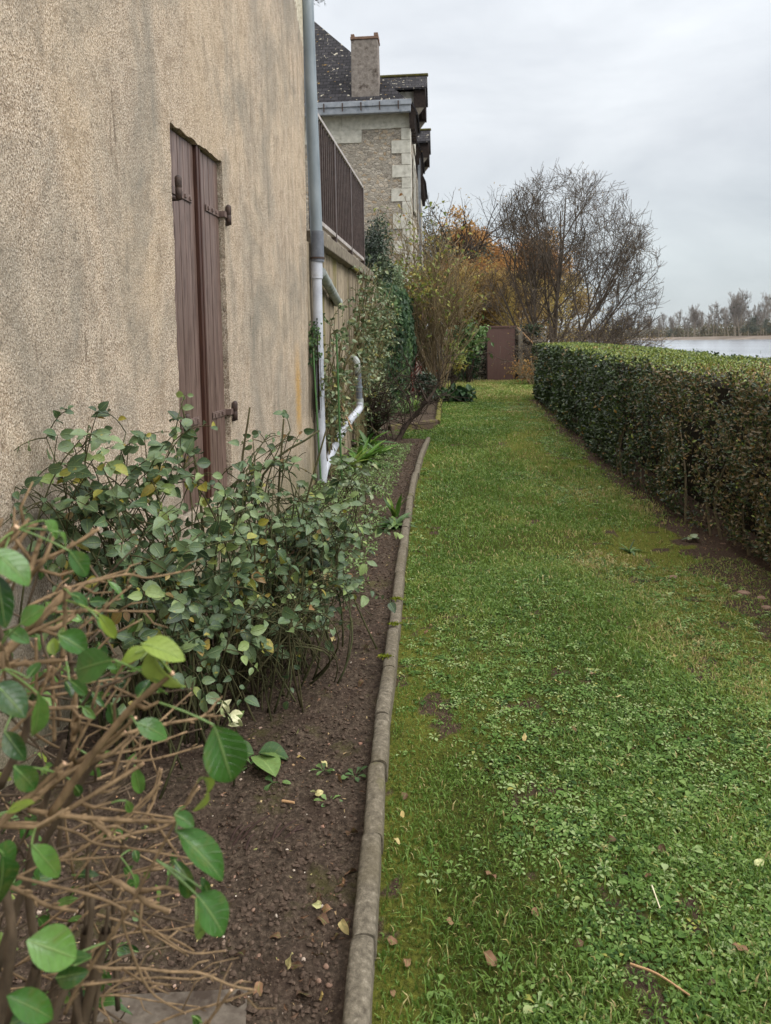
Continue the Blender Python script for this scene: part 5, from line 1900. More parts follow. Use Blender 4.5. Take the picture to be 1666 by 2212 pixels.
climber('climbing_rose', 'climbing rose on the terrace wall just behind the downpipe', .3, 1.6, 1.9, 28, 280, 81)
climber('climbing_rose', 'bushy climbing rose reaching up to the terrace slab edge', 1.8, 4.6, 2.75, 44, 300, 82)
climber('climbing_rose', 'climbing rose thinning out next to the ivy column', 4.4, 7.2, 2.7, 30, 250, 83)
blossom = thing('rose_flower', 'small pink rose blossom by the foot of the waste pipe', 'flower', at(724, 966, 8.9))
mb = MB()
add_leaves(mb, np.zeros((12, 3)), rdirs(12, .3), rdirs(12, .4), .032, .028, T_OVATE, .6, .5)
mb.build('petals', plain_mat('pink_petals', lin(214, 60, 96), lin(240, 120, 150), 40, .6, .3), blossom)
mb = MB()
add_tubes(mb, np.array([[[0, 0, 0], [.02, .02, -.12], [-.02, .05, -.3]]]), np.array([[.003, .003, .004]]), 4)
mb.build('stalk', BARK_ROSE, blossom)

# ivy column on the wall and ivy tuft on the downpipe
def ivy(name, label, fn, n, leaf, seed, loc, lm=LEAF_IVY):
    tr = np.random.default_rng(seed)
    P, N = fn(tr, n)
    t = thing(name, label, 'ivy', loc)
    D = nrm(np.array([0.1, -.1, -1.0]) + tr.normal(size=(n, 3)) * .45)
    mb = MB()
    Ls = leaf * (.6 + .8 * tr.random(n))
    add_leaves(mb, P - np.array(loc), D, N + tr.normal(size=(n, 3)) * .35, Ls, Ls * .95, T_IVY, .2, .25, var=np.clip(.7 * noise2(P[:, 1] * 2.5, P[:, 2] * 2.5, seed) + .35 * tr.random(n), 0, 1))
    mb.build('leaves', lm, t)
    mb = MB()
    idx = tr.integers(0, n, 24)
    pth = np.array([smooth_path([P[i] * [1, 1, 0] + [0, 0, .02 + max(0, P[:, 2].min())], (P[i] + P[i] * [1, 1, 0]) / 2, P[i]], 6) for i in idx])
    add_tubes(mb, pth - np.array(loc), np.full((24, 6), .004), 4)
    mb.build('stems', BARK_DARK, t)
    return t


def ivy_col(tr, n):
    y = 6.2 + 6.5 * tr.random(n)
    z = 2.75 * tr.random(n) ** .75
    bulge = .16 + .30 * np.sin(np.clip(z / 2.75, 0, 1) * PI * .8) * (.5 + fbm(y * 1.2, z * 1.5, 7)) * sstep(6.2, 7.2, y)
    x = bulge - rng.exponential(.05, n)
    low = sstep(.0, 1.0, z - .35 - .5 * fbm(y * 2, z * 0, 4))
    keep_x = np.where(tr.random(n) < .25 + .75 * low, x, .05)
    c, s = math.cos(H_TH), math.sin(H_TH)
    P = np.stack([HO[0] + c * keep_x - s * y, HO[1] + s * keep_x + c * y, z], -1)
    N = np.tile(nrm(np.array([.8, -.55, .3])), (n, 1))
    return P, N


ivy('ivy', 'thick dark ivy hanging over the terrace wall before the stone house', ivy_col, 5200, .075, 91, hw(.1, 9, 0))


def ivy_tuft(tr, n):
    c0_, c1_ = at(674, 785, 7.75), at(680, 705, 7.8)
    P = c0_ + (c1_ - c0_) * tr.random((n, 1)) + tr.normal(size=(n, 3)) * np.array([.035, .04, .05])
    return P, np.tile(nrm(np.array([.5, -.8, .3])), (n, 1))


ivy('ivy', 'small ivy tuft climbing between the house corner and the white downpipe', ivy_tuft, 210, .030, 92, at(676, 800, 7.75))

# dark evergreen on the terrace behind the railing end
def foliage_bush(name, label, cat, c, r, n, leaf, lm, seed, bark=BARK_DARK, tpl=T_SMALL, nst=14, foot=None, wr=.6, hollow=.35, nl_attr=False):
    tr = np.random.default_rng(seed)
    c, r = np.array(c, float), np.array(r, float)
    foot = np.array([c[0], c[1], 0.0]) if foot is None else np.array(foot, float)
    t = thing(name, label, cat, foot)
    cl = np.array([rdirs1(tr) * (.5 + .5 * tr.random()) for _ in range(22)])
    P = cl[tr.integers(0, 22, n)] * .72 + tr.normal(size=(n, 3)) * .20
    P = c + P * r
    P[:, 2] = np.maximum(P[:, 2], foot[2] + .02)
    mb = MB()
    Ls = leaf * (.6 + .8 * tr.random(n))
    var = np.clip(.75 * noise2(P[:, 0] * 2 / r[0] + 7, P[:, 2] * 2 / r[2] + 3, seed) + .4 * (tr.random(n) - .2), 0, 1)
    add_leaves(mb, P - foot, rdirs(n, -.1), nrm(tr.normal(size=(n, 3)) + np.array([.2, -.5, .9])), Ls, Ls * wr, tpl, .3, .3, var=var)
    mb.build('leaves', lm, t, attrs=True)
    mb = MB()
    ends = P[tr.integers(0, n, nst)]
    pth = np.array([bez(foot + tr.normal(size=3) * np.array([.06, .06, 0]), (foot + e) / 2 + np.array([0, 0, .2 * r[2]]), e, 7) for e in ends])
    add_tubes(mb, pth - foot, np.linspace(.012, .004, 7)[None] * np.ones((nst, 1)), 5)
    mb.build('stems', bark, t)
    return t


foliage_bush('evergreen_shrub', 'dark evergreen shrub on the terrace behind the railing end', 'shrub', at(818, 560, 15.5), (.42, .6, 1.05), 5200, .055, LEAF_DARK, 101, foot=np.array([*at(815, 600, 15.5)[:2], 2.6]))
foliage_bush('evergreen_shrub', 'shaggy grey-green shrub hanging over the wall above the ivy', 'shrub', at(850, 605, 16.5), (.35, .5, .55), 1800, .06, LEAF_CLIMB, 102, foot=np.array([*at(840, 640, 16.5)[:2], 2.3]))

# tall tan multi-stemmed shrub
def tan_shrub():
    tr = np.random.default_rng(111)
    base = gr(948, 838, .18)
    base = at(946, 838, 19.3)
    base[2] = .12
    t = thing('tall_shrub', 'tall tan many-stemmed shrub with a few yellow-green leaves', 'shrub', base)
    lv = [dict(n=5, up=.05, wig=.10, ang=.48, ratio=.5, t0=.25, taper=.35, rr=.6), dict(n=5, up=.03, wig=.14, ang=.55, ratio=.55, t0=.2, taper=.5), dict(n=0, up=.02, wig=.14, ang=.5, ratio=.5)]
    out = [[] for _ in lv]
    for k in range(42):
        a = tr.random() * 6.28
        sp = .06 + .46 * tr.random() ** .9
        d = (math.cos(a) * sp * .85 - .07, math.sin(a) * sp, 1)
        grow(lv, (math.cos(a) * .2 * tr.random(), math.sin(a) * .25 * tr.random(), -.05), d, (2.5 + 1.9 * tr.random()) * (1.05 - .45 * sp), .017 + .008 * tr.random(), 0, out, tr, .0055)
    branches_mesh(out, [5, 4, 3]).build('stems', BARK_TAN, t)
    tips = np.concatenate([a[3:] for a, _ in out[1] + out[2]])
    mb = MB()
    for (lo, n, sel) in ((0, 1500, None),):
        wgt = .02 + sstep(1.9, 2.9, tips[:, 2]) * sstep(3.9, 3.2, tips[:, 2]) * sstep(.5, -.3, tips[:, 0]) + .22 * (tips[:, 2] > 1.0)
        P = tips[tr.choice(len(tips), n, p=wgt / wgt.sum())] + tr.normal(size=(n, 3)) * .05
        add_leaves(mb, P, rdirs(n, -.5), rdirs(n, .3), .11 * (.5 + .7 * tr.random(n)), .075, T_IVY, .3, .4, var=tr.random(n))
    mb.build('leaves', LEAF_YG, t)


tan_shrub()
foliage_bush('laurel_shrub', 'green broad-leaved shrub against the stone wall left of the door', 'shrub', at(1012, 735, 23.8), (.75, .35, .75), 700, .15, LEAF_PERN, 121, foot=np.array([*at(1012, 800, 23.9)[:2], .1]))
foliage_bush('yellow_leaf_shrub', 'drooping yellow-green shrub between tan stems and stone wall', 'shrub', at(985, 770, 21.5), (.5, .4, .55), 320, .14, LEAF_YG, 122, foot=np.array([*at(975, 830, 21.5)[:2], .1]), wr=.4)
foliage_bush('evergreen_shrub', 'small dark evergreen at the foot of the tan shrub', 'shrub', at(918, 832, 17.5), (.32, .3, .35), 900, .08, LEAF_DARK, 123)
foliage_bush('ivy_mound', 'shadowy ivy mound on the stone wall behind the laurel', 'ivy', at(1010, 790, 24.6), (.5, .2, .6), 900, .10, LEAF_IVY, 124)
foliage_bush('bergenia_clump', 'low clump of dark broad leaves at the lawn edge', 'plant', at(983, 852, 18.4), (.62, .35, .2), 360, .15, LEAF_IVY, 125, tpl=T_OVATE, wr=.7)
foliage_bush('evergreen_shrub', 'dark leafy ivy mass over the wall behind the garden door', 'shrub', at(1140, 725, 25.9), (.8, .3, .5), 900, .09, LEAF_DARK, 126, foot=np.array([*at(1140, 800, 25.9)[:2], .1]))

# dark leaning shrub, nearly bare
ls_ = thing('leaning_shrub', 'dark leaning bare shrub at the far end of the long bed', 'shrub', gr(858, 952, .02))
O_ = np.array(ls_.location)
mb = MB()
YL = float(O_[1])
for pts, r0, r1 in (([(857, 955), (885, 910), (922, 868)], .055, .028), ([(922, 868), (945, 830), (962, 770)], .026, .008), ([(922, 868), (905, 830), (885, 790)], .02, .006), ([(890, 905), (880, 860), (850, 820)], .018, .005),
                    ([(862, 950), (872, 920), (905, 895)], .03, .012), ([(850, 950), (840, 900), (846, 850)], .016, .006), ([(838, 955), (825, 900), (800, 850)], .014, .005), ([(830, 955), (838, 900), (830, 830)], .014, .005),
                    ([(815, 945), (800, 900), (815, 840)], .012, .004), ([(905, 895), (930, 870), (965, 850)], .012, .004)):
    P = np.array([at(u, v, YL + .15 * k) for k, (u, v) in enumerate(pts)])
    p = smooth_path(P, 10) - O_
    add_tubes(mb, p[None], np.linspace(r0, r1, 10)[None] * .8, 6, var=.2)
    trr = np.random.default_rng(int(pts[0][0] + pts[1][0] + pts[2][1]))
    for k in range(22):
        q = p[trr.integers(4, 10)]
        e = q + nrm(trr.normal(size=3) + np.array([0, 0, .5])) * (.2 + .45 * trr.random())
        add_tubes(mb, bez(q, (q + e) / 2 + trr.normal(size=3) * .04, e, 6)[None], np.linspace(.006, .003, 6)[None], 4, var=.4)
mb.build('stems', BARK_DARK, ls_)
foliage_bush('bramble', 'tangle of thin twigs and small leaves between ivy and leaning shrub', 'shrub', at(800, 880, 11.9), (.55, .6, .62), 560, .05, LEAF_CLIMB, 131, nst=170, bark=BARK_ROSE)

# rosettes and strap-leaved clumps
def rosette(name, label, cat, c, n, Ln, wd, lm, seed, tpl=T_STRAP, el=(.2, 1.1), curl=.5, group=None, fold=.3, spread=.02):
    tr = np.random.default_rng(seed)
    t = thing(name, label, cat, c, 0, group)
    a = np.arange(n) * 2.4 + tr.random(n)
    e = el[0] + (el[1] - el[0]) * tr.random(n) ** 1.2
    D = np.stack([np.cos(a) * np.cos(e), np.sin(a) * np.cos(e), np.sin(e)], -1)
    mb = MB()
    Ls = Ln * (.6 + .6 * tr.random(n))
    P = np.stack([np.cos(a), np.sin(a), 0 * a], -1) * spread * tr.random((n, 1))
    P[:, 2] = .0
    add_leaves(mb, P, D, np.tile([0, 0, 1.0], (n, 1)) + tr.normal(size=(n, 3)) * .15, Ls, wd * (.7 + .6 * tr.random(n)), tpl, fold, curl * (.5 + tr.random(n)), var=tr.random(n), wave=.01)
    o = mb.build('leaves', lm, t, smooth=True, attrs=True)
    return t


rosette('rosette_plant', 'leafy rosette plant growing against the edging mid-bed', 'plant', gr(852, 1138, .02), 44, .17, .042, LEAF_PERN, 141, curl=.6, spread=.04)
rosette('rosette_plant', 'upright bright green shoot in the rosette beside the edging', 'plant', gr(853, 1120, .03) + np.array([.0, .05, 0]), 11, .19, .035, LEAF_STRAPY, 142, el=(1.0, 1.5), curl=.3)
for i, (u, v, n, L_, s) in enumerate(((782, 1000, 30, .34, 1), (815, 985, 26, .30, 2), (760, 1010, 18, .3, 3), (795, 965, 20, .36, 4))):
    rosette('strap_leaf_plant', ['big glossy strap-leaved plant behind the drooping rose', 'strap-leaved plant nearest the leaning shrub', 'small strap-leaved plant tight against the sloping white pipe', 'strap-leaved plant with upright pale leaves by the wall'][i], 'plant', gr(u, v, .02), n, L_, .065, LEAF_STRAPY, 150 + s, curl=.55, el=(.3, 1.3), spread=.06)
for i, (u, v) in enumerate(((896, 888), (878, 893), (840, 900))):
    rosette('bulb_leaves', ['grassy bulb foliage tuft beside the mossy cross edging', 'second grassy tuft left of the larger one in the far bed', 'small grassy tuft at the wall side of the far bed'][i], 'plant', gr(u, v, .08), 46, .42 - .06 * i, .018, LEAF_STRAPY if i < 1 else LEAF_PERN, 160 + i, curl=.45, el=(.7, 1.5), spread=.10)
rosette('big_leaf_weed', 'large veined grey-green leaf lying on the soil by the rose foot', 'plant', gr(552, 1640, .03) + np.array([0, 0, .02]), 3, .13, .11, LEAF_PERN, 171, tpl=T_BIG, el=(.05, .3), curl=.3)
for i, (u, v) in enumerate(((765, 1676), (712, 1733), (590, 1690), (545, 1652), (700, 1665), (570, 1640))):
    rosette('seedling', 'tiny green seedling in the dark soil near the edging', 'plant', gr(u, v, .03), 7, .035, .018, LEAF_PERN, 180 + i, tpl=T_SPAT, el=(.1, .9), group='seedlings in the soil bed')
rosette('hedge_foot_weed', 'pair of broad pale-green leaves at the foot of the hedge', 'plant', gr(1497, 1165, .02), 5, .075, .05, LEAF_CLIMB, 191, tpl=T_OVATE, el=(.2, .8), curl=.3)
rosette('lawn_weed', 'dark weed rosette in the moss near the hedge', 'plant', gr(1360, 1192, .0), 16, .09, .02, LEAF_PERN, 192, el=(.2, .9))
for i, (u, v) in enumerate(((735, 1045), (690, 1075), (800, 1060), (770, 1020), (720, 1020), (755, 1085), (660, 1100), (826, 1010), (840, 985))):
    rosette('bed_weed', 'low weed tuft among the rose stems in the bed', 'plant', gr(u, v, .02), 20, .10, .035, LEAF_PERN if i % 2 else LEAF_CLIMB, 200 + i, tpl=T_OVATE, el=(.2, 1.2), group='weed tufts under the roses', spread=.12)
# creeping ground cover under the roses
n = 9000
yy_ = 4.2 + 6.5 * rng.random(n)
wl_ = -.78 + .103 * (yy_ - 8)
xx_ = wl_ + .05 + (kerb_x(yy_) - .25 - wl_) * rng.random(n) ** 1.3
k_ = fbm(xx_ * 3, yy_ * 1.6, 501) >.38
xx_, yy_ = xx_[k_], yy_[k_]
n = len(xx_)
mb = MB()
add_leaves(mb, np.stack([xx_, yy_, soil_z(xx_, yy_) + .005 + .03 * rng.random(n)], -1), rdirs(n, .3), rdirs(n, 1.2), .03 * (.6 + .8 * rng.random(n)), .017, T_SPAT, .3, .3)
tag(mb.build('ground_cover', LEAF_PERN), kind='stuff')
# cream-edged sprig by the cut shrub
vg = thing('variegated_sprig', 'cream-edged leafy sprig beside the cut shrub twigs', 'plant', gr(505, 1700, .0))
O_ = np.array(vg.location)
tip = at(476, 1520, 1.75) - O_
pth = smooth_path([[0, 0, 0], tip * .5 + [.03, 0, .05], tip], 8)
mb = MB()
add_tubes(mb, pth[None], np.linspace(.004, .002, 8)[None], 5)
mb.build('stem', BARK_ROSE, vg)
mb = MB()
n = 14
P = pth[rng.integers(5, 8, n)] + rng.normal(size=(n, 3)) * .01
add_leaves(mb, P, rdirs(n, .2), rdirs(n, .5), .034, .02, T_OVATE, .2, .4)
mb.build('leaves', LEAF_VARIEG, vg, attrs=True)
# withered stalks
ws_ = thing('withered_stalks', 'blackish withered stalks sticking out of the soil', 'plant', gr(575, 1815, .02))
O_ = np.array(ws_.location)
mb = MB()
for (a, b) in (((497, 1820), (522, 1782)), ((503, 1828), (548, 1775)), ((520, 1815), (585, 1760)), ((530, 1835), (552, 1800)), ((586, 1820), (606, 1778)), ((592, 1815), (640, 1772)), ((612, 1818), (655, 1790)), ((625, 1815), (652, 1783))):
    p0, Y0 = gr(*a, .02), 0
    p1 = at(*b, p0[1] + .05)
    add_tubes(mb, (smooth_path([p0, (p0 + p1) / 2 + [0, 0, .012], p1], 7) - O_)[None], np.linspace(.005, .002, 7)[None], 5)
mb.build('stems', plain_mat('withered_stem', lin(46, 34, 32), lin(78, 60, 52), 60, .8, .2), ws_)

# paving slab at the photo's lower left corner
sl0 = gr(440, 2200, .05)
slab = MB()
c4 = [gr(535, 2135, .04), gr(520, 2420, .04), gr(60, 2420, .04), gr(240, 2150, .04)]
ctr = np.mean(c4, axis=0) * [1, 1, 0]
slab.prism([np.array(c) - ctr for c in c4], (0, 0, -.06))
o = slab.build('paving_slab', plain_mat('wet_slab', lin(78, 70, 61), lin(110, 101, 90), 30, .85, .25, bump=.4, bd=.004, dirt=(lin(62, 52, 44), 7, .52)), None, bevel=.008, loc=ctr)
tag(o, 'brown-grey paving slab half buried at the lower left of the bed', 'paving slab')

# ------------------------------------------------------------------ cut-back shrub close to the camera
fg = thing('cut_shrub', 'cut-back shrub close by, tan twigs with pale cut ends and large green leaves', 'shrub', (-.62, .95, 0))
FO = np.array(fg.location)
ft = np.random.default_rng(77)
STEMS = [([(110, 1760), (187, 1648), (253, 1564), (300, 1514), (373, 1454)], .76, .74, 21, 15), ([(110, 1700), (167, 1648), (240, 1598), (293, 1551)], .80, .78, 13, 10), ([(0, 1270), (63, 1223), (140, 1188), (213, 1143)], .80, .84, 13, 9),
         ([(-20, 1440), (67, 1358), (150, 1270)], .78, .84, 26, 20), ([(-25, 1215), (0, 1178), (37, 1138)], .74, .74, 22, 17), ([(10, 1240), (37, 1178), (72, 1130)], .80, .82, 14, 12), ([(60, 1260), (73, 1208), (97, 1138)], .8, .82, 16, 12),
         ([(60, 1310), (147, 1271), (277, 1231)], .86, .95, 9, 6), ([(180, 1262), (273, 1241), (320, 1248), (413, 1231)], .9, 1.0, 7, 5), ([(120, 1322), (200, 1320), (333, 1321)], .86, .92, 8, 6), ([(170, 1360), (220, 1318), (283, 1265)], .86, .90, 8, 6),
         ([(-10, 1440), (43, 1435), (143, 1425)], .76, .78, 14, 12), ([(0, 1390), (13, 1425), (30, 1458), (80, 1498)], .74, .78, 12, 9), ([(-20, 1625), (0, 1604), (73, 1528), (110, 1440)], .76, .8, 10, 7),
         ([(250, 1590), (363, 1563), (437, 1548), (473, 1511)], .82, .9, 10, 6), ([(437, 1548), (472, 1547)], .88, .9, 6, 5), ([(120, 1660), (213, 1634), (300, 1618), (403, 1581)], .85, .95, 7, 5), ([(140, 1670), (247, 1648), (333, 1640), (437, 1611)], .85, .95, 8, 5),
         ([(300, 1600), (360, 1545), (413, 1496)], .9, .98, 6, 4), ([(136, 1420), (140, 1331), (142, 1265)], .78, .78, 12, 9), ([(60, 1370), (113, 1345), (187, 1315)], .78, .8, 10, 8), ([(30, 1500), (90, 1528), (167, 1528)], .76, .78, 12, 10),
         ([(118, 1600), (115, 1500), (113, 1418)], .88, .88, 10, 8), ([(158, 1600), (162, 1540), (163, 1460)], .84, .84, 14, 12), ([(80, 1530), (79, 1450), (78, 1380)], .86, .86, 9, 8), ([(150, 1640), (200, 1545), (277, 1421)], .84, .86, 10, 7),
         ([(-20, 1800), (0, 1782), (60, 1725), (140, 1649)], .72, .74, 17, 13), ([(60, 1740), (127, 1682), (200, 1640), (270, 1580)], .76, .8, 16, 11), ([(80, 1790), (187, 1725), (253, 1685), (310, 1649)], .78, .84, 14, 10), ([(60, 1750), (167, 1765), (267, 1772), (383, 1775)], .76, .76, 13, 10),
         ([(240, 1815), (293, 1799), (367, 1779), (430, 1700)], .82, .86, 9, 7), ([(140, 2190), (160, 2149), (217, 2055), (267, 1982), (300, 1922), (347, 1835), (393, 1752), (427, 1689)], .74, .74, 10, 6),
         ([(-10, 1779), (83, 1779), (167, 1799), (207, 1822), (300, 1835), (413, 1855)], .82, .86, 8, 5), ([(0, 1880), (40, 1895), (107, 1912), (200, 1935), (260, 1962), (267, 1999), (300, 2095), (333, 2149), (400, 2189)], .74, .8, 9, 5),
         ([(200, 1935), (280, 1969), (333, 2009), (407, 2057), (487, 2054)], .78, .86, 6, 4), ([(150, 2080), (233, 2092), (300, 2092), (367, 2099), (433, 2102), (500, 2129), (550, 2139)], .8, .86, 8, 6), ([(160, 2130), (233, 2122), (333, 2112), (417, 2115), (467, 2105)], .82, .88, 7, 4),
         ([(430, 2240), (447, 2212), (500, 2139)], .84, .84, 10, 8), ([(330, 2215), (393, 2189), (467, 2169), (547, 2142)], .86, .86, 6, 5), ([(190, 2060), (233, 2032), (283, 2015), (360, 2009), (420, 1999)], .84, .9, 6, 4), ([(250, 1950), (317, 1942), (407, 1922)], .86, .9, 5, 4),
         ([(240, 1900), (293, 1929), (320, 1952), (367, 1969)], .8, .8, 14, 12), ([(100, 1860), (160, 1857), (260, 1850)], .84, .86, 6, 5), ([(110, 1935), (160, 1922), (283, 1889), (357, 1869)], .86, .9, 5, 4), ([(20, 1915), (60, 1932), (100, 1955), (167, 1969)], .78, .8, 12, 9),
         ([(190, 1765), (207, 1779), (237, 1802)], .78, .78, 12, 11), ([(120, 1860), (183, 1830), (280, 1756), (350, 1690)], .86, .92, 10, 7), ([(160, 1900), (240, 1800), (322, 1725), (345, 1660)], .9, .96, 7, 5), ([(90, 2100), (150, 2015), (210, 1960), (330, 1945)], .86, .9, 8, 6),
         ([(150, 2170), (240, 2150), (350, 2165), (430, 2175)], .9, .95, 5, 3), ([(240, 2212), (225, 2150), (330, 2085)], .9, .95, 5, 4), ([(300, 1780), (330, 1735), (350, 1662)], .9, .94, 9, 6), ([(290, 1700), (300, 1640), (303, 1600)], .92, .94, 8, 7)]
THICK = [([(-30, 2400), (-5, 2212), (20, 2080), (23, 1982), (-10, 1850)], .72, .74, 34, 24), ([(80, 2350), (117, 2198), (140, 2142), (187, 2065), (200, 1935)], .78, .80, 28, 15), ([(190, 2300), (207, 2182), (222, 2060), (235, 1960)], .86, .86, 14, 11),
         ([(60, 2300), (80, 2100), (60, 1900), (90, 1760), (140, 1600)], .88, .86, 26, 14), ([(-10, 2100), (40, 1950), (90, 1830), (170, 1700), (240, 1598)], .84, .82, 24, 13), ([(180, 2250), (185, 2000), (192, 1800), (195, 1700)], .98, .96, 12, 9),
         ([(255, 2180), (245, 1960), (262, 1850), (275, 1760)], 1.0, .98, 13, 9), ([(0, 1700), (60, 1560), (20, 1420), (-15, 1330)], .8, .8, 22, 16), ([(120, 1900), (135, 1760), (165, 1560), (150, 1400)], .92, .9, 14, 10)]


def fg_path(pts, Y0, Y1, r0, r1, n=14):
    k = len(pts)
    P = np.array([at(u, v, Y0 + (Y1 - Y0) * i / max(1, k - 1)) for i, (u, v) in enumerate(pts)])
    p = smooth_path(P, n)
    Yv = p[:, 1]
    rr = np.linspace(r0, r1 * .92, n) * .43 / F_PX * Yv
    knots = 1 + .16 * (noise2(np.arange(n) * .9 + pts[0][0], np.zeros(n) + pts[0][1], 5) - .4)
    return p - FO, rr * knots


mb, ends, TW = MB(), [], []
for pts, a, b, r0, r1 in STEMS:
    p, r = fg_path(pts, a, b, r0, r1, 26)
    for q in range(3, 24, int(ft.integers(3, 6))):          # nodes with a bud or a stub
        r[q] *= 1.16
        sd = nrm(np.cross(p[q + 1] - p[q], ft.normal(size=3)))
        tg = nrm(p[q + 1] - p[q])
        ln = ft.uniform(.004, .008) if ft.random() < .75 else ft.uniform(.015, .05)
        add_tubes(mb, np.array([[p[q], p[q] + (sd + tg * .9) * ln * .6, p[q] + (sd * .8 + tg * 1.3) * ln]]), np.array([[r[q] * .75, r[q] * .6, r[q] * .3]]), 6, cap=True, var=ft.random())
    add_tubes(mb, p[None], r[None], 8, cap=True, var=ft.random())
    ends.append((p[-1], p[-1] - p[-2], r[-1]))
# further twigs deeper in the bush
for k in range(105):
    u0, v0 = ft.uniform(-60, 230), ft.uniform(1300, 2250)
    Y = ft.uniform(.84, 1.2)
    ang = ft.normal(.45, .75)
    Lg = ft.uniform(70, 230)
    u1, v1 = u0 + Lg * math.cos(ang), v0 - Lg * math.sin(ang)
    pts = [(u0, v0), ((u0 + u1) / 2 + ft.normal() * 9, (v0 + v1) / 2 + ft.normal() * 9), (u1, v1)]
    p, r = fg_path(pts, Y, Y + ft.uniform(-.05, .1), ft.uniform(4, 10), ft.uniform(3, 6), 8)
    add_tubes(mb, p[None], r[None], 6, cap=True, var=ft.random(), mat=2 if k % 3 else 0)
    ends.append((p[-1], p[-1] - p[-2], r[-1]))
    if k % 2 == 0:
        q = p[4]
        e = q + np.array([ft.normal() * .05 + .04, ft.normal() * .04, ft.normal() * .04 + .01])
        add_tubes(mb, bez(q, (q + e) / 2 + ft.normal(size=3) * .006, e, 6)[None], np.linspace(.0022, .0012, 6)[None], 5, var=ft.random(), mat=2 if k % 3 else 0)
for e, d, r in ends:                                       # pale cut faces
    d = nrm(d)
    add_tubes(mb, np.array([[e, e + d * .0006]]), np.array([[r * 1.03, r * .96]]), 8, cap=True, mat=1)
TW = np.vstack(mb.v)
mb.build('twigs', [BARK_FG, BARK_CUT, BARK_FGO], fg, smooth=True)
mb = MB()
for pts, a, b, r0, r1 in THICK:
    p, r = fg_path(pts, a, b, r0, r1, 18)
    add_tubes(mb, p[None], r[None], 10, cap=True, var=ft.random())
for k in range(12):                                        # stems from the root up into the bush, below the frame
    p0 = np.array([ft.normal() * .10, ft.normal() * .10, 0])
    p1 = at(ft.uniform(-60, 260), ft.uniform(2000, 2300), ft.uniform(.8, 1.05)) - FO
    add_tubes(mb, bez(p0, (p0 + p1) / 2 + ft.normal(size=3) * .05, p1, 8)[None], np.linspace(.011, .007, 8)[None], 8, var=ft.random())
mb.build('old_stems', BARK_FGO, fg, smooth=True)
# (base u,v) (tip u,v) width px, depth, tone, facing
FL = [((462, 1566), (505, 1690), 92, .72, .30), ((293, 1562), (366, 1586), 44, .74, .55), ((125, 1372), (190, 1402), 50, .72, .35), ((245, 1425), (145, 1450), 70, .70, .42), ((-18, 1188), (68, 1252), 64, .68, .62), ((96, 1124), (130, 1160), 34, .74, .70), ((128, 1150), (150, 1180), 26, .75, .75),
      ((150, 1190), (190, 1243), 42, .74, .30), ((45, 1348), (92, 1312), 42, .72, .62), ((150, 1282), (195, 1302), 25, .76, .3), ((82, 1498), (92, 1607), 40, .70, .72), ((-12, 1478), (56, 1535), 62, .68, .08), ((178, 1528), (204, 1550), 16, .8, .7), ((-6, 1240), (12, 1355), 48, .68, .05),
      ((380, 1795), (491, 1888), 64, .72, .40), ((424, 1932), (492, 2012), 74, .72, .38), ((377, 1760), (419, 1781), 32, .72, .45), ((58, 2032), (168, 2066), 84, .66, .74), ((121, 2112), (183, 2104), 42, .70, .12), ((14, 2152), (120, 2192), 58, .66, .50), ((30, 1655), (80, 1706), 46, .70, .25),
      ((68, 1825), (136, 1892), 46, .70, .68), ((-10, 1830), (44, 1872), 58, .68, .30), ((6, 1850), (10, 1970), 74, .66, .12), ((377, 1858), (418, 1916), 26, .8, .1), ((273, 1730), (286, 1758), 18, .8, .7), ((286, 1888), (298, 1920), 18, .86, .6), ((160, 1695), (180, 1722), 20, .8, .1), ((290, 1833), (298, 1862), 16, .88, .3),
      ((424, 2022), (448, 1984), 38, .74, .85), ((415, 2195), (432, 2222), 22, .84, .4), ((20, 1360), (60, 1385), 30, .74, .5), ((150, 1470), (190, 1500), 26, .76, .3), ((60, 1465), (85, 1430), 26, .74, .35), ((10, 1580), (50, 1640), 40, .72, .1), ((200, 1640), (240, 1622), 16, .84, .7),
      ((130, 2080), (180, 2055), 30, .70, .2), ((20, 2215), (75, 2190), 40, .68, .2), ((210, 1335), (235, 1360), 20, .8, .6), ((450, 1930), (440, 1905), 20, .73, .3), ((385, 1900), (420, 1935), 30, .73, .2)]
FLY = [((305, 1390), (396, 1410), 52, .72, .35), ((323, 1402), (362, 1532), 58, .72, .8), ((213, 1326), (254, 1380), 26, .74, .3), ((318, 1402), (262, 1420), 34, .73, .3), ((440, 1680), (485, 1737), 38, .72, .4), ((14, 1756), (64, 1726), 32, .72, .3), ((118, 1415), (112, 1380), 26, .72, .2), ((0, 1240), (40, 1210), 40, .74, .2)]
for k in range(130):
    j = ft.integers(len(STEMS), len(ends))
    e = ends[j][0] + FO - nrm(ends[j][1]) * ft.uniform(0, .08)
    d = ft.normal(size=3) * .02 + np.array([.008, 0, -.004])
    dd = RM.T @ (e - EYE)
    ub, vb = 833 + F_PX * dd[0] / -dd[2], V0 - F_PX * dd[1] / -dd[2]
    FL.append(((ub, vb), (ub + ft.normal() * 26 + 8, vb + ft.normal() * 24 + 6), ft.uniform(12, 30), float(e[1]), ft.random() ** 1.3))
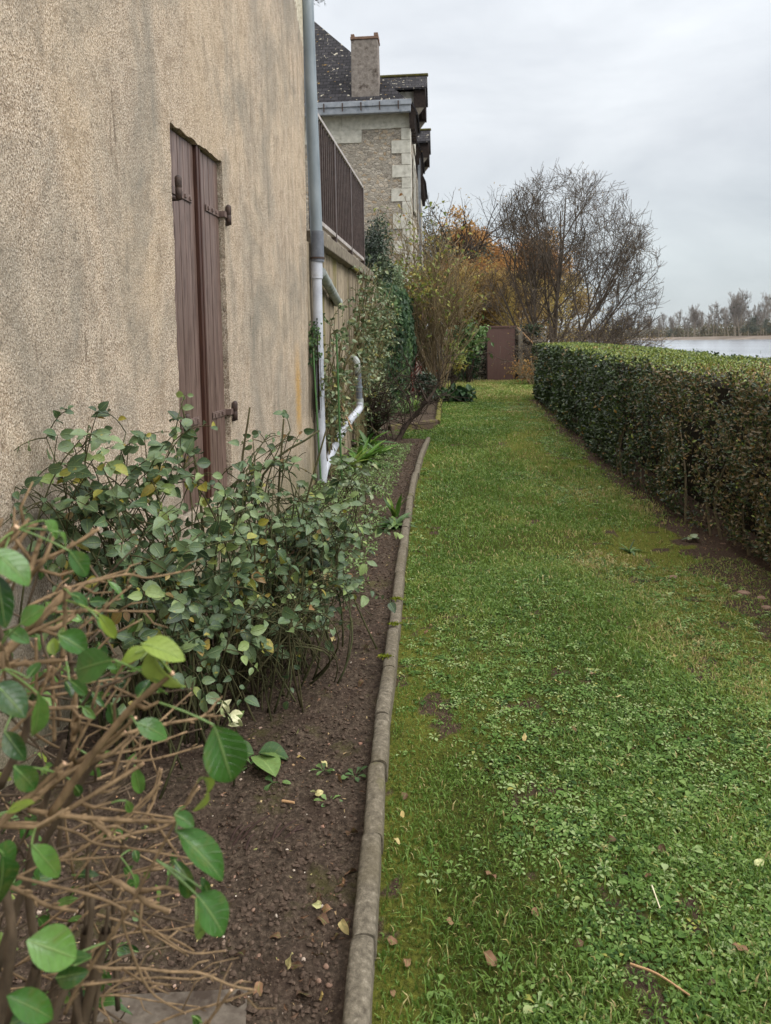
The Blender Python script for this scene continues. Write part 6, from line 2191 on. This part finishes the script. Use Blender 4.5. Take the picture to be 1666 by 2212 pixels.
for nm, lst, mat, cv in (('leaves', FL, LEAF_FG, .18), ('yellow_leaves', FLY, LEAF_FGY, .45)):
    mb = MB()
    P, D, N, Ls, Ws, Vs = [], [], [], [], [], []
    for (b, tp, w, Y, tone) in lst:
        p0, p1 = at(*b, Y), at(*tp, Y - .012 + .03 * ft.random())
        P.append(p0 - FO)
        D.append(p1 - p0)
        Ls.append(np.linalg.norm(p1 - p0) * 1.04)
        Ws.append(w / F_PX * Y * 1.06)
        v_ = nrm(EYE - p0)
        N.append(v_ + np.array([.15, 0, .6]) + ft.normal(size=3) * .4)
        Vs.append(tone)
    n = len(P)
    for k in range(n):                                     # petiole to the nearest twig
        q = TW[np.argmin(((TW - P[k]) ** 2).sum(1))]
        if np.linalg.norm(q - P[k]) < .07:
            e = P[k] + nrm(D[k]) * .012
            add_tubes(mb, bez(q, P[k] * .5 + q * .5 + np.array([0, 0, .003]), P[k], 5)[None], np.full((1, 5), .0011), 5, var=.6)
            add_tubes(mb, np.array([[P[k], e]]), np.array([[.0011, .0008]]), 5, var=.6)
    add_leaves(mb, P, D, N, Ls, Ws, T_BIG, .15 + .45 * ft.random(n), cv * (.3 + 1.8 * ft.random(n)), var=Vs, wave=.022)
    mb.build(nm, mat, fg, smooth=True, attrs=True)

# ------------------------------------------------------------------ fallen leaves, a straw, twigs, stones one can count
def fallen(name, label, group, spots, Ln, mat, zf, seed, cat='fallen leaf', tpl=T_BIG, curl=1.1):
    tr = np.random.default_rng(seed)
    protos = []
    for k in range(5):
        mb = MB()
        a = tr.random() * 6.28
        add_leaves(mb, [[-.5 * Ln, 0, 0]], [[1, 0, .05]], [[tr.normal() * .3, tr.normal() * .3, 1]], Ln, Ln * (.45 + .25 * tr.random()), tpl, .5 * tr.random() - .1, curl * tr.random(), var=tr.random(), wave=.10)
        o = mb.build(name, mat, None, smooth=True, attrs=True)
        tag(o, label, cat, group)
        protos.append(o)
    for i, (x, y) in enumerate(spots):
        o = protos[i] if i < 5 else protos[i % 5].copy()
        if i >= 5:
            COL.objects.link(o)
        s = .7 + .6 * tr.random()
        o.location = (x, y, float(zf(np.array([x]), np.array([y]))[0]) + .009 + .012 * tr.random())
        o.rotation_euler = (tr.normal() * .35, tr.normal() * .35, tr.random() * 6.28)
        o.scale = (s, s, s)


LB = [(1050, 1665), (875, 1728), (848, 2045), (880, 2088), (1240, 1580), (1450, 1250), (1430, 1835), (1280, 1460), (930, 1352), (920, 1370), (1490, 1600), (1320, 1820), (1060, 2085), (850, 2150), (1650, 1690), (1580, 1160), (1250, 2050), (1600, 2060), (1160, 1980), (975, 2000), (1540, 2130),
      (1370, 1625), (1400, 1900), (1190, 940), (1165, 985), (1640, 1340), (1390, 1150), (1060, 1900)]
fallen('fallen_leaf', 'curled brown fallen leaf lying in the lawn', 'brown leaves fallen on the lawn', [tuple(gr(*p)[:2]) for p in LB], .033, LEAF_BROWN, lawn_z, 611)
LP = [(858, 1822), (1457, 1423), (1340, 1658), (950, 1928), (1133, 1600), (1035, 1000), (1120, 1012), (1100, 950), (1010, 930), (1180, 1010), (1340, 1510), (870, 1775), (935, 1290), (1150, 968), (1465, 1345), (1225, 1010), (945, 1385), (1205, 1480), (1640, 1870)]
fallen('fallen_leaf', 'pale straw-yellow fallen leaf lying in the lawn', 'pale leaves fallen on the lawn', [tuple(gr(*p)[:2]) for p in LP], .032, LEAF_STRAW, lawn_z, 612)
LSo = [(735, 1930), (690, 1960), (745, 2020), (750, 1905), (700, 2010), (560, 2180), (640, 2130), (790, 1412), (715, 1395), (760, 1820), (700, 1990), (725, 2050), (660, 2170), (600, 2050), (780, 1490), (735, 1700), (690, 2100), (520, 2090), (770, 1240), (740, 1330)]
fallen('fallen_leaf', 'crumpled brown fallen leaf lying on the dark soil bed', 'brown leaves fallen on the soil', [tuple(gr(*p)[:2]) for p in LSo], .038, LEAF_BROWN, soil_z, 613)
LSp = [(625, 2118), (685, 1985), (690, 2190), (720, 1398), (665, 1545), (690, 1742), (680, 1740), (650, 1650), (740, 2030), (705, 1660)]
fallen('fallen_leaf', 'pale green-yellow fallen leaf lying on the dark soil bed', 'pale leaves fallen on the soil', [tuple(gr(*p)[:2]) for p in LSp], .032, LEAF_STRAW, soil_z, 614)
stick('straw', [gr(1408, 1912, .035), gr(1426, 1962, .01)], .0022, plain_mat('straw', lin(206, 196, 160), lin(226, 218, 186), 40, .6, .3), 'white dry straw stalk standing out in the lawn', 'straw', s=6, n=5)
stick('fallen_twig', [gr(1362, 2082, .02), gr(1420, 2104, .025), gr(1490, 2150, .02)], .003, M_BAMBOO, 'thin tan twig lying in the near lawn', 'twig', s=6)
stick('fallen_twig', [gr(610, 1730, .03), gr(636, 1734, .035)], .005, M_BAMBOO, 'short pale twig on the soil among the roses', 'twig', s=6, n=5)


def stone(name, label, x, y, z, s, seed, mat=M_DRYSTONE, group=None, flat=.6):
    tr = np.random.default_rng(seed)
    th = np.linspace(0, PI, 9)
    ph = np.arange(14) * 2 * PI / 14
    V = np.array([(math.sin(a) * math.cos(b), math.sin(a) * math.sin(b), math.cos(a)) for a in th for b in ph])
    V = V * (.75 + .5 * noise2(V[:, 0] * 2 + seed, V[:, 1] * 2 + V[:, 2], seed))[:, None] * np.array([1, .75, flat]) * s
    q = [[i * 14 + j, i * 14 + (j + 1) % 14, (i + 1) * 14 + (j + 1) % 14, (i + 1) * 14 + j] for i in range(8) for j in range(14)]
    o = MB().add(V, quads=q).build(name, mat, None, smooth=True, loc=(x, y, z + s * flat * .5))
    o.rotation_euler = (0, 0, tr.random() * 6)
    return tag(o, label, 'stone', group)


STN = plain_mat('brown_stone', lin(110, 86, 72), lin(150, 124, 106), 30, .9, .2, bump=.4)
for i, (u, v, s) in enumerate(((1562, 1175, .05), (1605, 1278, .05), (1645, 1290, .04), (1455, 1245, .035), (1290, 1005, .03), (1350, 1060, .03), (1655, 1310, .035), (1585, 1360, .03))):
    p = gr(u, v)
    stone('stone', 'small brownish stone half sunk in the bare strip under the hedge', p[0], p[1], -.004 - s * .25, s * .8, 700 + i, STN, 'stones along the hedge foot', flat=.4)
for i, (u, v, s) in enumerate(((548, 1992, .018), (705, 2120, .022), (712, 2160, .024), (650, 2090, .016), (560, 2085, .018), (450, 2180, .02), (690, 2155, .02), (745, 1975, .018), (480, 1730, .02))):
    p = gr(u, v)
    stone('pebble', 'small rounded pebble lying on the soil near the paving slab', p[0], p[1], float(soil_z(p[:1], p[1:2])[0]), s * .36, 720 + i, STN, 'pebbles on the soil bed', flat=.5)

# ------------------------------------------------------------------ damp river air
hz = MB().box((-1560, -330, -3.7), (3560, 4560, 48)).build('haze', [], None)
hz['kind'] = 'stuff'
hm = bpy.data.materials.new('haze_air')
hm.use_nodes = True
ht = hm.node_tree
for n_ in list(ht.nodes):
    ht.nodes.remove(n_)
ho = ht.nodes.new('ShaderNodeOutputMaterial')
hv = ht.nodes.new('ShaderNodeVolumePrincipled')
hv.inputs['Color'].default_value = (.82, .86, .90, 1)
hv.inputs['Density'].default_value = .00005
ht.links.new(hv.outputs[0], ho.inputs['Volume'])
hz.data.materials.append(hm)
hm.cycles.homogeneous_volume = True
